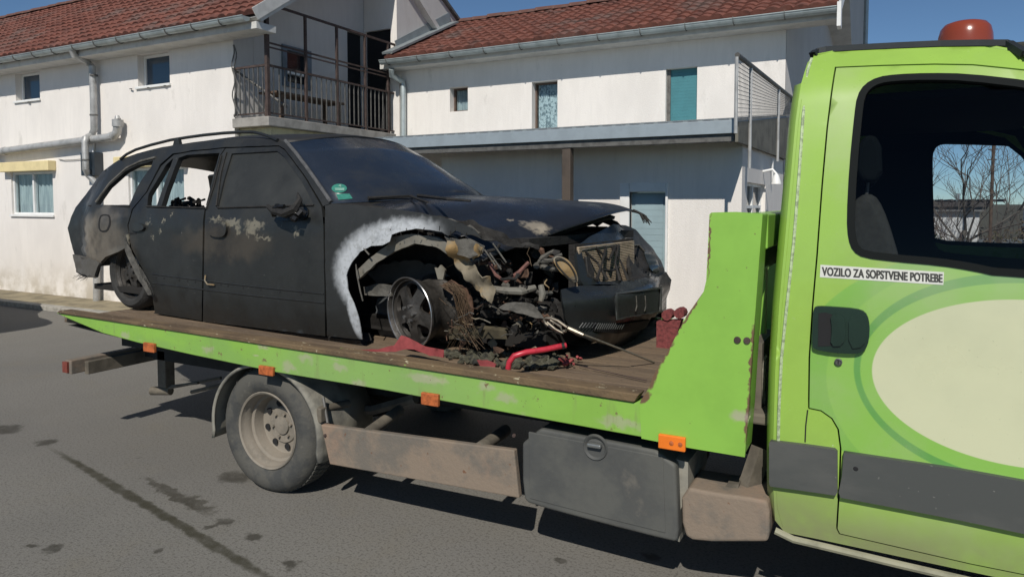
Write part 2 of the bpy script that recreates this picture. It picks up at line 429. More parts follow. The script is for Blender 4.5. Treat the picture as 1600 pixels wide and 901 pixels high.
def ridge(parent, x0, x1, y, z):
    pr = [(.10 * math.cos(t), .085 * math.sin(t)) for t in [math.pi * i / 8 for i in range(9)]]
    m = MB(); n = len(pr)
    m.add([(0, a * 1.0, b) for a, b in pr] + [(.36, a * .86, b * .86) for a, b in pr], [(i, i + 1, n + i + 1, n + i) for i in range(n - 1)] + [tuple(range(n))])
    src = None; x = x0; i = 0
    while x < x1:
        if src is None: src = m.build('ridge_tile', M_tile, parent); o = src; o.location = (x, y, z)
        else: o = inst(src, 'ridge_tile', (x, y, z + random.uniform(-.008, .008)), parent, (0, random.uniform(-.02, .02), 0))
        x += .34
def gutter(parent, x0, x1, y, z, px_br=None, mat=None, pitch=.55):
    pr = [(math.cos(t) * .065, math.sin(t) * .065) for t in [math.pi + math.pi * i / 8 for i in range(9)]]
    m = MB(); n = len(pr)
    m.add([(x0, y + a, z + b) for a, b in pr] + [(x1, y + a, z + b) for a, b in pr] , [(i, i + 1, n + i + 1, n + i) for i in range(n - 1)] + [tuple(range(n)), tuple(range(n, 2 * n))])
    m.tube([(x0, y - .066, z), (x1, y - .066, z)], .009, 6)
    g = m.build('gutter', mat or M_gutter, parent); 
    bm_ = MB(); 
    for i in range(8):
        a, b = pr[i], pr[i + 1]; bm_.bar((0, a[0] * 1.07, a[1] * 1.07), (0, b[0] * 1.07, b[1] * 1.07), .022, .006, up=(1, 0, 0))
    bm_.bar((0, -.072, 0), (0, -.066, .02), .022, .006, up=(1, 0, 0))
    src = None; x = x0 + .15
    while x < x1:
        if src is None: src = bm_.build('gutter_bracket', M_ironGrey, g); src.location = (x, y, z)
        else: inst(src, 'gutter_bracket', (x, y, z), g)
        x += pitch
    return g

# ================================================================= LEFT HOUSE
XL = PY(365, 100, YL).x; YU = PX(569, 100, XL).y; YW = YU / 1.444
ZE = 4.12
H1 = thing('white_house', (-13, YL, 0), 'long white two storey house on the left with red tiled roof and corner balcony', 'house')
wh = [rectY((24, 62, 112, 157), YL), rectY((215, 265, 82, 134), YL), rectY((18, 83, 268, 336), YL), rectY((201, 288, 263, 345), YL)]
wh[3] = (wh[3][0], wh[3][1], wh[2][2], wh[2][3])
wallY('wall', -24, XL - .004, 0, ZE + .05, YL, wh, M_wall, H1)
windowY(wh[0], YL, H1, M_frame, M_pane, .10); windowY(wh[1], YL, H1, M_frame, M_pane, .10)
windowY(wh[2], YL, H1, M_frame, M_clear, .03, mull=1, curtain=M_curt)
windowY(wh[3], YL, H1, M_frame, M_clear, .03, mull=1, curtain=M_curt)
box('interior', -24, XL - .3, YL + .6, YL + .7, .1, 4, simple('dim_interior', (.10, .09, .08), .9), H1)
a, b, c, d = wh[2]
for hh in (wh[2], wh[3]):
    a, b, c, d = hh
    box('shutter_box', a - .16, b + .12, YL - .14, YL - .002, d + .0, d + .17, M_yellow, H1, .01)
# gable end wall (faces +X) with a window and a terrace door
gwin = (PX(440, 110, XL).y, PX(485, 110, XL).y, PX(462, 138, XL).z, PX(462, 75, XL).z)
gdoor = (PX(543, 100, XL).y, PX(568, 100, XL).y, 2.85, PX(550, 50, XL).z)
ZG = max(gdoor[3], gwin[3]) + .06
box('wall', XL - .2, XL, YL + .003, YL + .357, 0, 4.26, M_shaded_wall, H1)
wallX('wall', YL + .36, YU, 0, ZG, XL, [gwin, gdoor], M_shaded_wall, H1, .2)
MB().prism([(YL + (ZG - 4.40) / .7, ZG + .002), (YU, ZG + .002), (YU, 6.15), (9.5, 5.95)], lambda p, q, t: Vector((t, p, q)), XL - .2, XL).build('gable_wall', M_shaded_wall, H1)
m = MB(); y0, y1, z0, z1 = gwin
m.box(XL - .13, XL + .03, y0, y0 + .09, z0, z1).box(XL - .13, XL + .03, y1 - .09, y1, z0, z1).box(XL - .13, XL + .03, y0 + .09, y1 - .09, z0, z0 + .07).box(XL - .13, XL + .03, y0 + .09, y1 - .09, z1 - .07, z1)
w_ = m.build('window', simple('blue_grey_frame', (.16, .20, .24), .6), H1); box('pane', XL - .06, XL - .05, y0 + .09, y1 - .09, z0 + .07, z1 - .07, M_darkpane, w_)
box('bar', XL - .05, XL + .02, y0 + .09, y1 - .09, z0 + .20, z0 + .24, M_frame, w_)
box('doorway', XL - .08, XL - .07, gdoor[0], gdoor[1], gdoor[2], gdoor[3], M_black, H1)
# roof of the left house
YE = YL - .36
p = [PY(70, 17.5, y) for y in (8.5, 9, 9.5, 10, 10.5)]
RIDY = next(y / 100 for y in range(800, 1300) if PY(70, 17.5, y / 100).z <= ZE + (y / 100 - YE) * .70); RIDZ = ZE + (RIDY - YE) * .70
XR1 = PY(400, 9, YE).x
tiled_roof(H1, -24, XR1, YE - .03, ZE + .02, RIDY, RIDZ)
ridge(H1, -24, XR1, RIDY, RIDZ + .02)
m = MB(); m.prism([(YE, ZE - .02), (RIDY, RIDZ - .04), (RIDY + 3, RIDZ - 2.1), (RIDY + 3, RIDZ - 2.2), (RIDY, RIDZ - .16), (YE + .1, ZE - .06)], lambda p, q, t: Vector((t, p, q)), -24, XR1 - .01); m.build('roof', M_soffit, H1)
m = MB(); m.bar((XR1 + .012, YE - .03, ZE + .01), (XR1 + .012, RIDY, RIDZ), .02, .16, up=(0, 0, 1)); m.build('verge_board', M_soffit, H1)
box('soffit', -24, XR1 - .02, YE + .02, YL - .002, ZE - .16, ZE - .07, M_soffit, H1)
gutter(H1, -24, XR1 - .1, YE - .075, ZE - .02)
# pipes
def pipe(name, pts, r, parent, mat=M_pipe, n=10): return MB().tube(pts, r, n).build(name, mat, parent, True)
def wp(x, y, off=.1): return PY(x, y, YL - off)
zt = wp(113, 80, .4)
pipe('downpipe', [wp(113, 78, .42), wp(115, 86, .40), wp(137, 98, .12), wp(144, 104, .10), wp(146, 150), wp(147, 203), wp(143, 211), wp(134, 216, .22), wp(133, 222, .24), wp(134, 264, .24), wp(138, 273, .16), wp(150, 286), wp(151, 300), wp(151, 470)], .052, H1)
for yy in (118, 180, 250):
    c = wp(146.5 if yy < 210 else 134, yy, .1 if yy < 210 else .24); MB().tube([c - Vector((0, 0, .012)), c + Vector((0, 0, .012))], .06, 10).build('pipe_clamp', M_ironGrey, H1)
pipe('vent_pipe', [wp(-300, 293, .12), wp(0, 237, .12), wp(168, 215, .12), wp(178, 213, .12), wp(183, 206, .12), wp(184, 197, .12)], .065, H1)
pipe('pipe_cap', [wp(184, 198, .12), wp(184, 187, .12)], [.082, .082], H1); pipe('pipe_cap', [wp(184, 187, .12), wp(183, 181, .12)], [.05, .03], H1)
for xx, yy in ((8, 236), (134, 219.5), (176, 213)):
    c = wp(xx, yy, .12); MB().tube([c - Vector((.03, 0, 0)), c + Vector((.03, 0, 0))], .074, 12).build('pipe_collar', M_pipe, H1)
a = rectY((141, 162, 239, 275), YL); mb_ = box('meter_box', a[0], a[1], YL - .16, YL - .002, a[2], a[3], simple('dark_box', (.03, .04, .05), .4), H1, .01)
pipe('conduit', [wp(146, 222, .03), wp(146, 240, .03)], .018, H1, M_frame)
pipe('wall_cable', [wp(92, 249, .02), wp(100, 250.5, .02), wp(115, 250, .02), wp(134, 248, .02)], .006, H1, M_ironGrey, 5)
for bx, by, hh in ((205, 139, 12), (232, 137, 22), (258, 134, 6), (45, 160, 6)):
    q = wp(bx, by, .02); MB().bar(q + Vector((-.03, 0, .0)), q + Vector((.04, -.02, -.005)), .02, .012).build('sill_bracket', M_ironGrey, H1)
# balcony
XB = PY(424, 188, YL).x
BAL = thing('balcony', (XB, YL, 2.7), 'first floor corner balcony with rusty iron railing between the two white houses', 'balcony')
ZS = 2.72
M_slab = simple('slab_concrete', (.34, .32, .29), .9, vary=.3, scale=5, bump=.4)
box('slab', XL + .003, XB, YL - .05, YU - .003, ZS, ZS + .13, M_slab, BAL, .01)
box('support_wall', XL + .004, XB - .10, YL + .08, YU - .004, .0, ZS - .003, simple('pale_yellow_plaster', (.62, .55, .34), .9), BAL)
ZR = PX(424, 103, XB - .04).z
for z, r_ in ((ZS + .18, .012), (ZR, .018), (PX(610, 122, XB - .04).z, .012), (PX(424, 8, XB - .04).z, .02), (PX(424, 68, XB - .04).z, .014)):
    if z > ZS + 0.1:
        m = MB(); m.bar((XB - .04, YL - .02, z), (XB - .04, YU - .01, z), r_ * 1.6, r_ * 1.6)
        if z < ZR + .02: m.bar((XL + .01, YL - .02, z), (XB - .04, YL - .02, z), r_ * 1.6, r_ * 1.6)
        m.build('rail', M_iron, BAL)
ZT = PX(424, 8, XB - .04).z
for yy in (YL - .02, PX(477, 60, XB - .04).y, PX(526, 60, XB - .04).y, PX(570, 60, XB - .04).y, PX(606, 100, XB - .04).y):
    MB().bar((XB - .04, yy, ZS + .12), (XB - .04, yy, ZT), .035 if yy > YL else .05, .035 if yy > YL else .05, up=(0, 1, 0)).build('post', M_iron, BAL)
src = MB().bar((0, 0, ZS + .18), (0, 0, ZR), .014, .014, up=(0, 1, 0)).build('baluster', M_ironGrey, BAL)
src.location = (XL + .06, YL - .02, 0)
x = XL + .14
while x < XB - .06: inst(src, 'baluster', (x, YL - .02, 0), BAL); x += .09
y = YL + .09
while y < YU - .02: inst(src, 'baluster', (XB - .04, y, 0), BAL); y += .105
# scroll work of the left bay
m = MB()
for s in (0, 1):
    x_ = XL + .05 + s * .04
    m.tube([(x_ + .03 * math.sin(i * .9 + s), YL - .05, ZS + .15 + i * (ZR - ZS - .0) / 14) for i in range(18)], .009, 5)
m.tube([(XL + .02, YL + .03, ZR - .02), (XB - .06, YL + .35, ZS + .3)], .02, 6)
m.build('scroll_bar', M_ironGrey, BAL)
# bench on the balcony and an empty plastic sheet
BN = thing('bench', (XL + .45, YL + .9, ZS + .13), 'low dark wooden bench standing behind the balcony bars', 'bench')
for i in range(3): box('slat', XL + .20 + i * .13, XL + .31 + i * .13, YL + .25, YL + 1.7, ZS + .50, ZS + .53, M_wood, BN)
for yy in (YL + .35, YL + 1.55):
    for xx in (XL + .22, XL + .5): box('leg', xx, xx + .05, yy, yy + .05, ZS + .13, ZS + .497, M_wood, BN)

# ================================================================= RIGHT HOUSE
XT = PY(620, 50, YU).x; XE = PY(1228, 100, YU).x; XG = -.54; ZE2 = 4.06; YE2 = YU - .34
H2 = thing('white_house', (-4.5, YU, 0), 'white house behind the wrecked car with red roof, teal shutter and ground floor canopy', 'house')
pxr = PX(717, 38, XT); RY2, RZ2 = pxr.y, pxr.z
uw = [rectY((703, 731, 136, 174), YU), rectY((831, 871, 127, 206), YU), rectY((1040, 1089, 106, 192), YU)]
wallY('wall', XT - .12, XE - .004, 2.2, ZE2 + .03, YU, uw, M_wall, H2)
windowY(uw[0], YU, H2, M_brownframe, M_clear, .12, sill=False, curtain=M_curt, fw=.03)
windowY(uw[1], YU, H2, M_brownframe, M_clear, .12, sill=False, curtain=M_lace, fw=.03)
a, b, c, d = uw[2]
sh = box('roller_shutter', a + .01, b - .01, YU + .10, YU + .12, c, d - .01, M_teal, H2)
for i in range(int((d - c) / .045)): 
    s_ = box('slat', a + .05, b - .02, YU + .092, YU + .099, c + i * .045, c + i * .045 + .0442, M_teal, sh)
    if i == 0: s0_ = s_
box('shutter_frame', a + .003, a + .05, YU + .07, YU + .135, c, d - .003, M_ironGrey, H2)
# gable end, set back and slightly splayed; the part behind is taller
g0 = Vector((XE, YU, 0)); g1 = PY(1350, 60, 16.5)
GZ = 8.2
m = MB(); m.add([(XE, YU + .003, 0), (g1.x, 16.5, 0), (g1.x, 16.5, GZ), (XE + .14, 11.7, 6.4), (XE + .03, YU + .4, ZE2 + .1), (XE, YU + .003, ZE2 + .02)], [(0, 1, 2, 3, 4, 5)])
m.add([(XE - .3, YU + .26, 2.2), (g1.x, 16.6, 0), (g1.x, 16.6, GZ), (XE - .3, YU + .26, ZE2)], [(0, 3, 2, 1)])
m.add([(g1.x, 16.5, 0), (g1.x, 16.5, GZ), (g1.x - 1.2, 16.5, GZ), (g1.x - 1.2, 16.5, 0)], [(0, 1, 2, 3)])
m.build('gable_wall', M_shaded_wall, H2, fixn=False)
MB().prism([(10.6, 6.05), (11.7, 6.45), (16.6, 8.25), (16.6, 8.37), (11.7, 6.57), (10.6, 6.17)], lambda p, q, t: Vector((t, p, q)), XE - .3, g1.x + .85).build('roof', M_soffit, H2)  # out-of-view slab with a deep overhang, added to shade the gable wall
MB().tube([(g1.x + .03, 16.45, 0), (g1.x + .03, 16.45, GZ)], .05, 6).build('downpipe', M_gutter, H2)
tiled_roof(H2, XT + .02, XG, YE2 - .03, ZE2 + .02, RY2, RZ2)
ridge(H2, XT, XG, RY2, RZ2 + .02)
m = MB(); m.prism([(YE2, ZE2 - .02), (RY2, RZ2 - .04), (RY2 + 2.5, RZ2 - 1.2), (RY2 + 2.5, RZ2 - 1.3), (RY2, RZ2 - .14), (YE2 + .2, ZE2 - .06)], lambda p, q, t: Vector((t, p, q)), XT + .02, XG - .01); m.build('roof', M_soffit, H2)
MB().bar((XG + .012, YE2 - .03, ZE2 + .0), (XG + .012, RY2, RZ2), .025, .17).build('verge_board', M_frame, H2)
box('soffit', XT - .12, XG - .02, YE2 + .02, YU - .002, ZE2 - .14, ZE2 - .06, M_soffit, H2)
gutter(H2, PY(600, 96, YE2).x, XG - .02, YE2 - .075, ZE2 - .03, pitch=.62)
box('gutter_end', XG - .015, XG + .03, YE2 - .15, YE2 + .05, ZE2 - .27, ZE2 + .02, M_frame, H2)
# tall part left of the roof
tdoor = (XL + .02, PY(611, 100, YU + .01).x, 2.85, PY(600, 46, YU).z)
wallY('wall', XL + .003, XT - .004, ZS, 7.6, YU + .004, [tdoor], M_wall, H2, .25)
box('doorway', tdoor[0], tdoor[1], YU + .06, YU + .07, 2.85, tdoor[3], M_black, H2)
t0, t1 = PX(690, 0, XT), PX(717, 38, XT)
dd = (t1 - t0) / (t1.y - t0.y)
m = MB(); yb = 12.6; m.add([(XT, YU + .006, 2.2), (XT, yb, 2.2), (XT, yb, t0.z + dd.z * (yb - t0.y)), (XT, 9.0 + 1.2, t0.z + dd.z * (10.2 - t0.y)), (XT, YU + .006, 7.6)], [(0, 1, 2, 3, 4)])
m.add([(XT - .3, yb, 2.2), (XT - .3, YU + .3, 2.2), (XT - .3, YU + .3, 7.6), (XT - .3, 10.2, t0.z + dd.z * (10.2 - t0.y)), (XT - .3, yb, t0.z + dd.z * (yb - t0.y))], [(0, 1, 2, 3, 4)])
m.build('gable_wall', M_shaded_wall, H2, fixn=False)
MB().bar((XT + .004, 10.0, t0.z + dd.z * (10.0 - t0.y) + .04), (XT + .02, yb, t0.z + dd.z * (yb - t0.y) + .04), .10, .05).build('verge_board', M_ironGrey, H2)
# flashing along the abutment
MB().bar((XT + .10, YE2 - .06, ZE2 + .10), (XT + .10, RY2 - .35, RZ2 - .06), .22, .035).bar((XT + .015, YE2 + .3, ZE2 + .30), (XT + .015, RY2 - .35, RZ2 + .06), .02, .16).build('flashing', M_steel_paint, H2)
pipe('downpipe', [PY(612, 108, YU - .35), PY(612, 118, YU - .3), PY(629, 128, YU - .08), PY(630, 140, YU - .08), PY(630, 230, YU - .08)], .05, H2, M_gutter)
box('pilaster', PY(612, 150, YU).x, PY(626, 150, YU).x, YU - .04, YU - .002, 2.2, ZE2 - .2, M_wall, H2)
# lower storey
ldoor = (PY(984, 350, YW).x, PY(1040, 350, YW).x, 0.12, PY(1010, 300, YW).z)
XW0 = PY(690, 250, YW).x
wallY('wall', XW0, XE - .010, 0, 2.33, YW, [ldoor], M_wall, H2)
wallX('wall', YW + .003, YU, 0, 2.22, XE - .006, [(7.18, 8.4, 1.30, 1.86)], M_wall, H2, .2)
wallY('wall', XL + .8, XW0, 0, 2.5, YW + 1.0, [], M_wall, H2)
wallX('wall', YW + .25, YW + 1.0, 0, 2.4, XW0 + .2, [], M_wall, H2, .2)
a, b, c, d = ldoor
m = MB(); m.box(a - .10, a, YW - .03, YW + .05, 0, d + .09).box(b, b + .025, YW - .03, YW + .05, 0, d + .09).box(a, b, YW - .03, YW + .05, d, d + .09); fr = m.build('door_frame', M_frame, H2); bev(fr, .008)
dr = box('door', a + .004, b - .004, YW + .06, YW + .10, c, d - .004, M_doorblue, H2)
for i in range(24): box('slat', a + .04, b - .04, YW + .052, YW + .0595, c + .1 + i * .062, c + .1 + i * .062 + .0605, M_doorblue, dr)
# side window with bars
sw = MB(); y0, y1, z0, z1 = 7.18, 8.4, 1.30, 1.86
for yy in (y0, (y0 + y1) / 2, y1 - .04): sw.box(XE - .10, XE - .05, yy, yy + .04, z0, z1)
for zz in (z0, 1.6, z1 - .03): sw.box(XE - .099, XE - .051, y0 + .04, y1 - .04, zz, zz + .03)
sw = sw.build('window', M_frame, H2); box('pane', XE - .085, XE - .08, y0, y1, z0, z1, M_darkpane, sw)
lp = MB(); c = PX(1192, 268, XE - .006); lp.tube([c, c + Vector((.10, 0, .02)), c + Vector((.14, 0, -.03))], .015, 8).lathe([(.01, -.02), (.03, -.05), (.055, -.14), (.05, -.14), (.01, -.05)], c + Vector((.14, 0, 0)), 'Z', 14)
lp.build('wall_lamp', M_frame, H2, True)
pipe('conduit', [PX(1207, 248, XE + .02), PX(1207, 285, XE + .02)], .012, H2, M_frame)
# canopy
XC0 = XL + .75; XC1 = XE + .02; YC = YW - .52; ZC = 2.245; ZC1 = 2.76; YCI = YU - .01
CAN = MB().prism([(YC, ZC + .09), (YCI, ZC1), (YCI, ZC1 + .03), (YC, ZC + .12)], lambda p, q, t: Vector((t, p, q)), XC0, XC1).build('canopy', M_steel_paint, H2)
CAN['label'] = 'grey corrugated sheet canopy over the ground floor'
box('fascia', XC0, XC1, YC - .03, YC - .004, ZC + .015, ZC + .130, simple('pale_blue_grey_sheet', (.33, .38, .41), .45, .2, vary=.1), CAN, .004)
box('beam', XC0, XC1 - .01, YC + .0, YC + .10, ZC - .05, ZC + .012, M_ironGrey, CAN)
box('underside_board', XC0, XC1 - .02, YC + .11, YW - .003, ZC + .02, ZC + .04, M_soffit, CAN)
m = MB().prism([(YC - .02, ZC + .11), (YCI, ZC1 + .02), (YCI, ZC - .02), (YC - .02, ZC - .06)], lambda p, q, t: Vector((t, p, q)), XC1, XC1 + .03)
m.build('side_fascia', simple('stained_side_panel', (.16, .15, .12), .8, vary=.4, scale=4), CAN)
rs = MB(); sl = math.atan2(ZC1 - ZC - .09, YCI - YC)
rs.prism([(-.03, 0), (-.018, .028), (.018, .028), (.03, 0)], lambda p, q, t: Vector((p, t * math.cos(sl) - q * math.sin(sl), t * math.sin(sl) + q * math.cos(sl))), -.002, (YCI - YC) / math.cos(sl))
x = XC0 + .06; src = None
while x < XC1:
    if src is None: src = rs.build('rib', M_steel_paint, CAN); src.location = (x, YC, ZC + .119)
    else: inst(src, 'rib', (x, YC, ZC + .119), CAN)
    x += .135
pc = PY(887, 240, YC + .05); box('post', pc.x - .045, pc.x + .045, YC + .01, YC + .10, 0, ZC - .053, simple('brown_post', (.085, .065, .05), .7, vary=.3), H2, .006)
# mesh guard rail on the canopy edge
GR = thing('guard_rail', (XC1, YC, ZC + .1), 'sloping galvanised mesh guard rail at the right end of the canopy', 'railing')
q0 = PX(1152, 86, XC1 + .04); q1 = PX(1250, 163, XC1 + .04)
def gt(y): return q0.z + (q1.z - q0.z) * (y - q0.y) / (q1.y - q0.y)
def gb(y): return ZC + .14 + (ZC1 - ZC - .08) * (y - YC) / (YCI - YC)
xg = XC1 + .04
MB().tube([(xg, q0.y, q0.z), (xg, q1.y, q1.z)], .022, 8).build('top_rail', M_ironGrey, GR)
for px_, dz in ((1150.5, 0), (1173, .35), (1217, .42)):
    yy = PX(px_, 140, xg).y; MB().tube([(xg, yy, gb(yy) - .12 - dz), (xg, yy, gt(yy) - .02)], .016, 8).build('post', M_pipe, GR)
m = MB(); y = q0.y
while y < 10.2: m.bar((xg, y, gb(y) - .02), (xg, y, gt(y)), .004, .004, up=(0, 1, 0)); y += .06
for i in range(14):
    t = (i + .5) / 14; m.bar((xg, q0.y, gb(q0.y) * (1 - t) + gt(q0.y) * t), (xg, 10.2, gb(10.2) * (1 - t) + gt(10.2) * t), .004, .004)
m.build('wire_mesh', M_ironGrey, GR, kind='stuff')

# ================================================================= TOW TRUCK
YR = 2.76                      # near face of the flatbed
YCB = 2.84                     # near face of the cab
YM = 3.82                      # middle line of truck
def paint(name, col, dust=.6, rough=.35, chips=True):
    k = Mt(name, col, rough, coat=.25)
    k.spots(tuple(c * .86 for c in col), 3, .4, .65, .7)
    return k
k = paint('flatbed_paint', (.245, .46, .070), rough=.5)
k.spots((.20, .36, .09), 2.2, .48, .66, .65, stretch=(.6, 1, 1.5))
q = PY(580, 590, YR); k.over(k.math('MULTIPLY', k.ell(tuple(q), (.75, .2, .14), .5, .25, 4), .55), (.235, .36, .135))
for c in ((412, 540), (530, 573), (760, 605), (790, 622), (478, 560), (1160, 651), (968, 660), (660, 590), (196, 524), (325, 545), (450, 572), (1020, 625), (560, 600)):
    q = PY(*c, YR); big = c in ((968, 660), (660, 590), (1160, 651))
    m_ = k.ell(tuple(q), (.085 if big else .042, .1, .020 if big else .022), .5, .09, 22); k.over(k.math('MULTIPLY', m_, .62), (.38, .36, .26))
k.spots((.45, .40, .30), 5.5, .64, .72, .55, stretch=(.5, 1, 1.3), off=(3, 2, 8))
k.spots((.20, .22, .09), 9, .56, .72, .6, stretch=(1.6, 1, .25), off=(6, 2, 1)); k.spots((.42, .40, .28), 12, .64, .70, .6, stretch=(.25, 1, 1.6), off=(9, 1, 3)); k.spots((.17, .11, .06), 26, .645, .69, .9, off=(1, 4, 2)); k.spots((.10, .07, .04), 60, .68, .72, .9)
M_bed = k.bump(40, .12, .004).m
k = paint('headboard_paint', (.25, .49, .07), rough=.45); k.spots((.20, .44, .07), 1.6, .5, .7, .6); k.spots((.16, .10, .05), 30, .69, .73, .9); k.spots((.40, .36, .27), 4, .70, .75, .5)
for (a, b), th in ((((1013, 608), (1030, 568)), .016), (((1030, 570), (1052, 532)), .011), (((1001, 630), (1016, 612)), .014), (((1166, 690), (1173, 600)), .009), (((1172, 610), (1180, 500)), .006), (((1110, 334), (1106, 430)), .004), (((1052, 532), (1102, 452)), .004)):
    a, b = PY(*a, YR), PY(*b, YR); c = (a + b) / 2; k.over(k.ell(tuple(c), ((b - a).length / 2, .05, th), .3, .035, 40, -math.atan2(b.z - a.z, b.x - a.x)), (.15, .09, .05))
c = PY(1158, 650, YR); k.over(k.math('MULTIPLY', k.ell(tuple(c), (.035, .1, .02), .5, .04, 30), .7), (.42, .36, .30))
M_head = k.bump(9, .12, .008, 3).m
k = Mt('rusty_deck', (.175, .125, .080), .85); k.spots((.105, .075, .05), 3, .4, .62, .9, stretch=(.35, 2, 1)); k.spots((.26, .20, .14), 12, .55, .7, .6, stretch=(.3, 2, 1)); k.spots((.07, .05, .035), 40, .6, .7, .8); M_deck = k.bump(60, .5).m
k = Mt('rusty_lip', (.155, .105, .055), .85); k.spots((.09, .06, .035), 7, .45, .62, .9, stretch=(.5, 1, 1)); k.spots((.50, .45, .30), 34, .63, .68, .9, stretch=(.6, 1, 1)); k.spots((.24, .40, .08), 14, .70, .75, .8); M_lip = k.bump(60, .5).m
k = Mt('muddy_plank', (.235, .185, .140), .9, spec=.2); k.spots((.15, .135, .115), 4, .45, .62, .9); k.spots((.30, .20, .14), 3, .55, .72, .7, off=(3, 0, 0)); k.spots((.16, .07, .035), 22, .66, .72, .8); M_plank = k.bump(50, .3).m
k = Mt('dusty_black_plastic', (.095, .095, .085), .7); k.spots((.062, .064, .062), 3, .4, .62, .9); k.spots((.16, .145, .12), 6, .58, .74, .6); k.spots((.2, .19, .16), 40, .67, .72, .4, stretch=(.2, 1, 1)); M_box = k.bump(30, .12).m
k = Mt('dusty_tyre', (.088, .085, .075), .85, spec=.3); k.spots((.050, .052, .052), 7, .45, .62, .8); k.spots((.16, .15, .125), 12, .6, .72, .6); M_tyre = k.bump(80, .3).m
k = Mt('dusty_rim', (.235, .205, .165), .75); k.spots((.15, .135, .11), 7, .45, .65, .8); k.spots((.33, .30, .25), 20, .62, .72, .5); M_rim = k.bump(50, .15).m
k = Mt('dusty_mudguard', (.27, .255, .21), .8); k.spots((.095, .092, .082), 4, .4, .65, .9); M_mud = k.bump(30, .15).m
M_chassis = simple('chassis_black', (.022, .022, .019), .8, vary=.4, scale=8)
M_chassisD = simple('chassis_dust', (.15, .13, .10), .9, vary=.4, scale=8)
M_orange = simple('orange_reflector', (.85, .20, .02), .3, vary=.1)
M_orange2 = simple('worn_orange_lens', (.50, .13, .035), .55, vary=.4, scale=40)
M_red = simple('red_reflector', (.20, .05, .035), .4, vary=.3, scale=30)
TR = thing('tow_truck', (-1.5, YM, 0), 'lime green flatbed tow truck carrying the burnt estate car', 'tow truck')

# flatbed side rail: traced height profile, real 60 mm section
def ZR_(px, py): q = PY(px, py, YR); return (q.x, q.z)
rail = [ZR_(*p) for p in ((86, 489), (300, 520), (600, 566), (850, 604), (998, 625), (1012, 622), (1040, 560), (1060, 538))] 
rail = [ZR_(*p) for p in ((88, 489), (250, 513), (450, 544), (700, 583), (992, 629), (1008, 622), (1070, 640), (1170, 655), (1160, 712), (1000, 682), (800, 646), (600, 609), (430, 581), (300, 554), (215, 535), (160, 520), (110, 499))]
P2 = lambda p, q, t: Vector((p, t, q))
rn = bev(MB().prism(rail, P2, YR, YR + .06).build('side_rail', M_bed, TR), .004)
farrail = [(x, z) for x, z in rail]
bev(MB().prism(farrail, P2, YM * 2 - YR - .06, YM * 2 - YR).build('side_rail', M_bed, TR), .004)
YF = 2 * YM - YR
# headboard wing, near and far
wing = [ZR_(*p) for p in ((1000, 628), (1014, 606), (1022, 585), (1046, 545), (1072, 495), (1100, 455), (1104, 438), (1106, 400), (1109, 335), (1112, 332), (1150, 331), (1192, 334), (1184, 440), (1175, 560), (1170, 640), (1164, 713), (1080, 699), (1003, 684))]
wing = [(x, z) for x, z in wing]
wg = MB().prism(wing, P2, YR - .006, YR + .012).build('wing_plate', M_head, TR)
wx1 = PY(1190, 400, YR).x; wx2 = PY(1166, 700, YR).x
m = MB(); m.prism([ZR_(*p) for p in ((1190, 334), (1183, 440), (1174, 560), (1169, 640), (1163, 712), (1148, 709), (1154, 640), (1162, 560), (1172, 440), (1178, 334))], P2, YR + .013, YR + .17)
bev(m.build('wing_post', M_head, TR), .006)
bev(MB().prism(wing, P2, YF - .012, YF + .006).build('wing_plate', M_head, TR), .002)
xa, xb = PY(1178, 340, YR).x, PY(1192, 340, YR).x
bev(box('head_bar', xa - .12, xb - .004, YR + .17, YF - .013, 1.47, 1.608, M_head, TR), .006)
box('head_bar_flange', xa - .12, xb - .03, YR + .175, YF - .013, 1.38, 1.468, simple('shaded_green_paint', (.06, .16, .04), .6), TR)  # lower channel of the bar; its shade is put into the green
for xx, yy in ((1152, 531), (1167, 532)):
    q = PY(xx, yy, YR - .008); MB().lathe([(.001, -.004), (.012, -.004), (.014, .004)], q, 'Y', 12).build('bolt', M_iron, TR, True)
for y_ in (3.3, 4.3): box('head_post', xa - .10, xa - .03, y_, y_ + .07, .90, 1.47, M_head, TR)
# lip and deck
lz = [(-5.0, .925), (-.90, .868)]
def zdeck(x): return .836 + (x + .9) * (-.006)
m = MB(); m.prism([(rail[0][0] + .02, rail[0][1] + .004), (rail[4][0], rail[4][1] + .004), (rail[4][0] + .02, rail[4][1] + .04), (rail[0][0] + .05, rail[0][1] + .022)], P2, YR - .012, YR + .075)
bev(m.build('deck_lip', M_lip, TR), .005)
mesh_y = YR + .076; npl = 11; wpl = (YF - .08 - mesh_y) / npl
src = None
for i in range(npl):
    y0 = mesh_y + i * wpl; m = MB()
    xs0, xs1 = -5.0, -.46
    m.add([(x, y, zdeck(x) - dz + (random.uniform(-.002, .002) if 0 else 0)) for dz in (0, .03) for y in (y0, y0 + wpl - .005) for x in (xs0, xs1)], [(0, 1, 3, 2), (4, 6, 7, 5), (0, 4, 5, 1), (2, 3, 7, 6), (0, 2, 6, 4), (1, 5, 7, 3)])
    if src is None: src = m.build('deck_plank', M_deck, TR); bev(src, .003)
    else: inst(src, 'deck_plank', (0, i * wpl, random.uniform(-.0015, .0015)), TR)
MB().prism([(-4.95, .815), (-.5, .795), (-.5, .77), (-4.4, .78)], P2, YR + .07, YF - .07).build('deck_frame', M_chassis, TR)
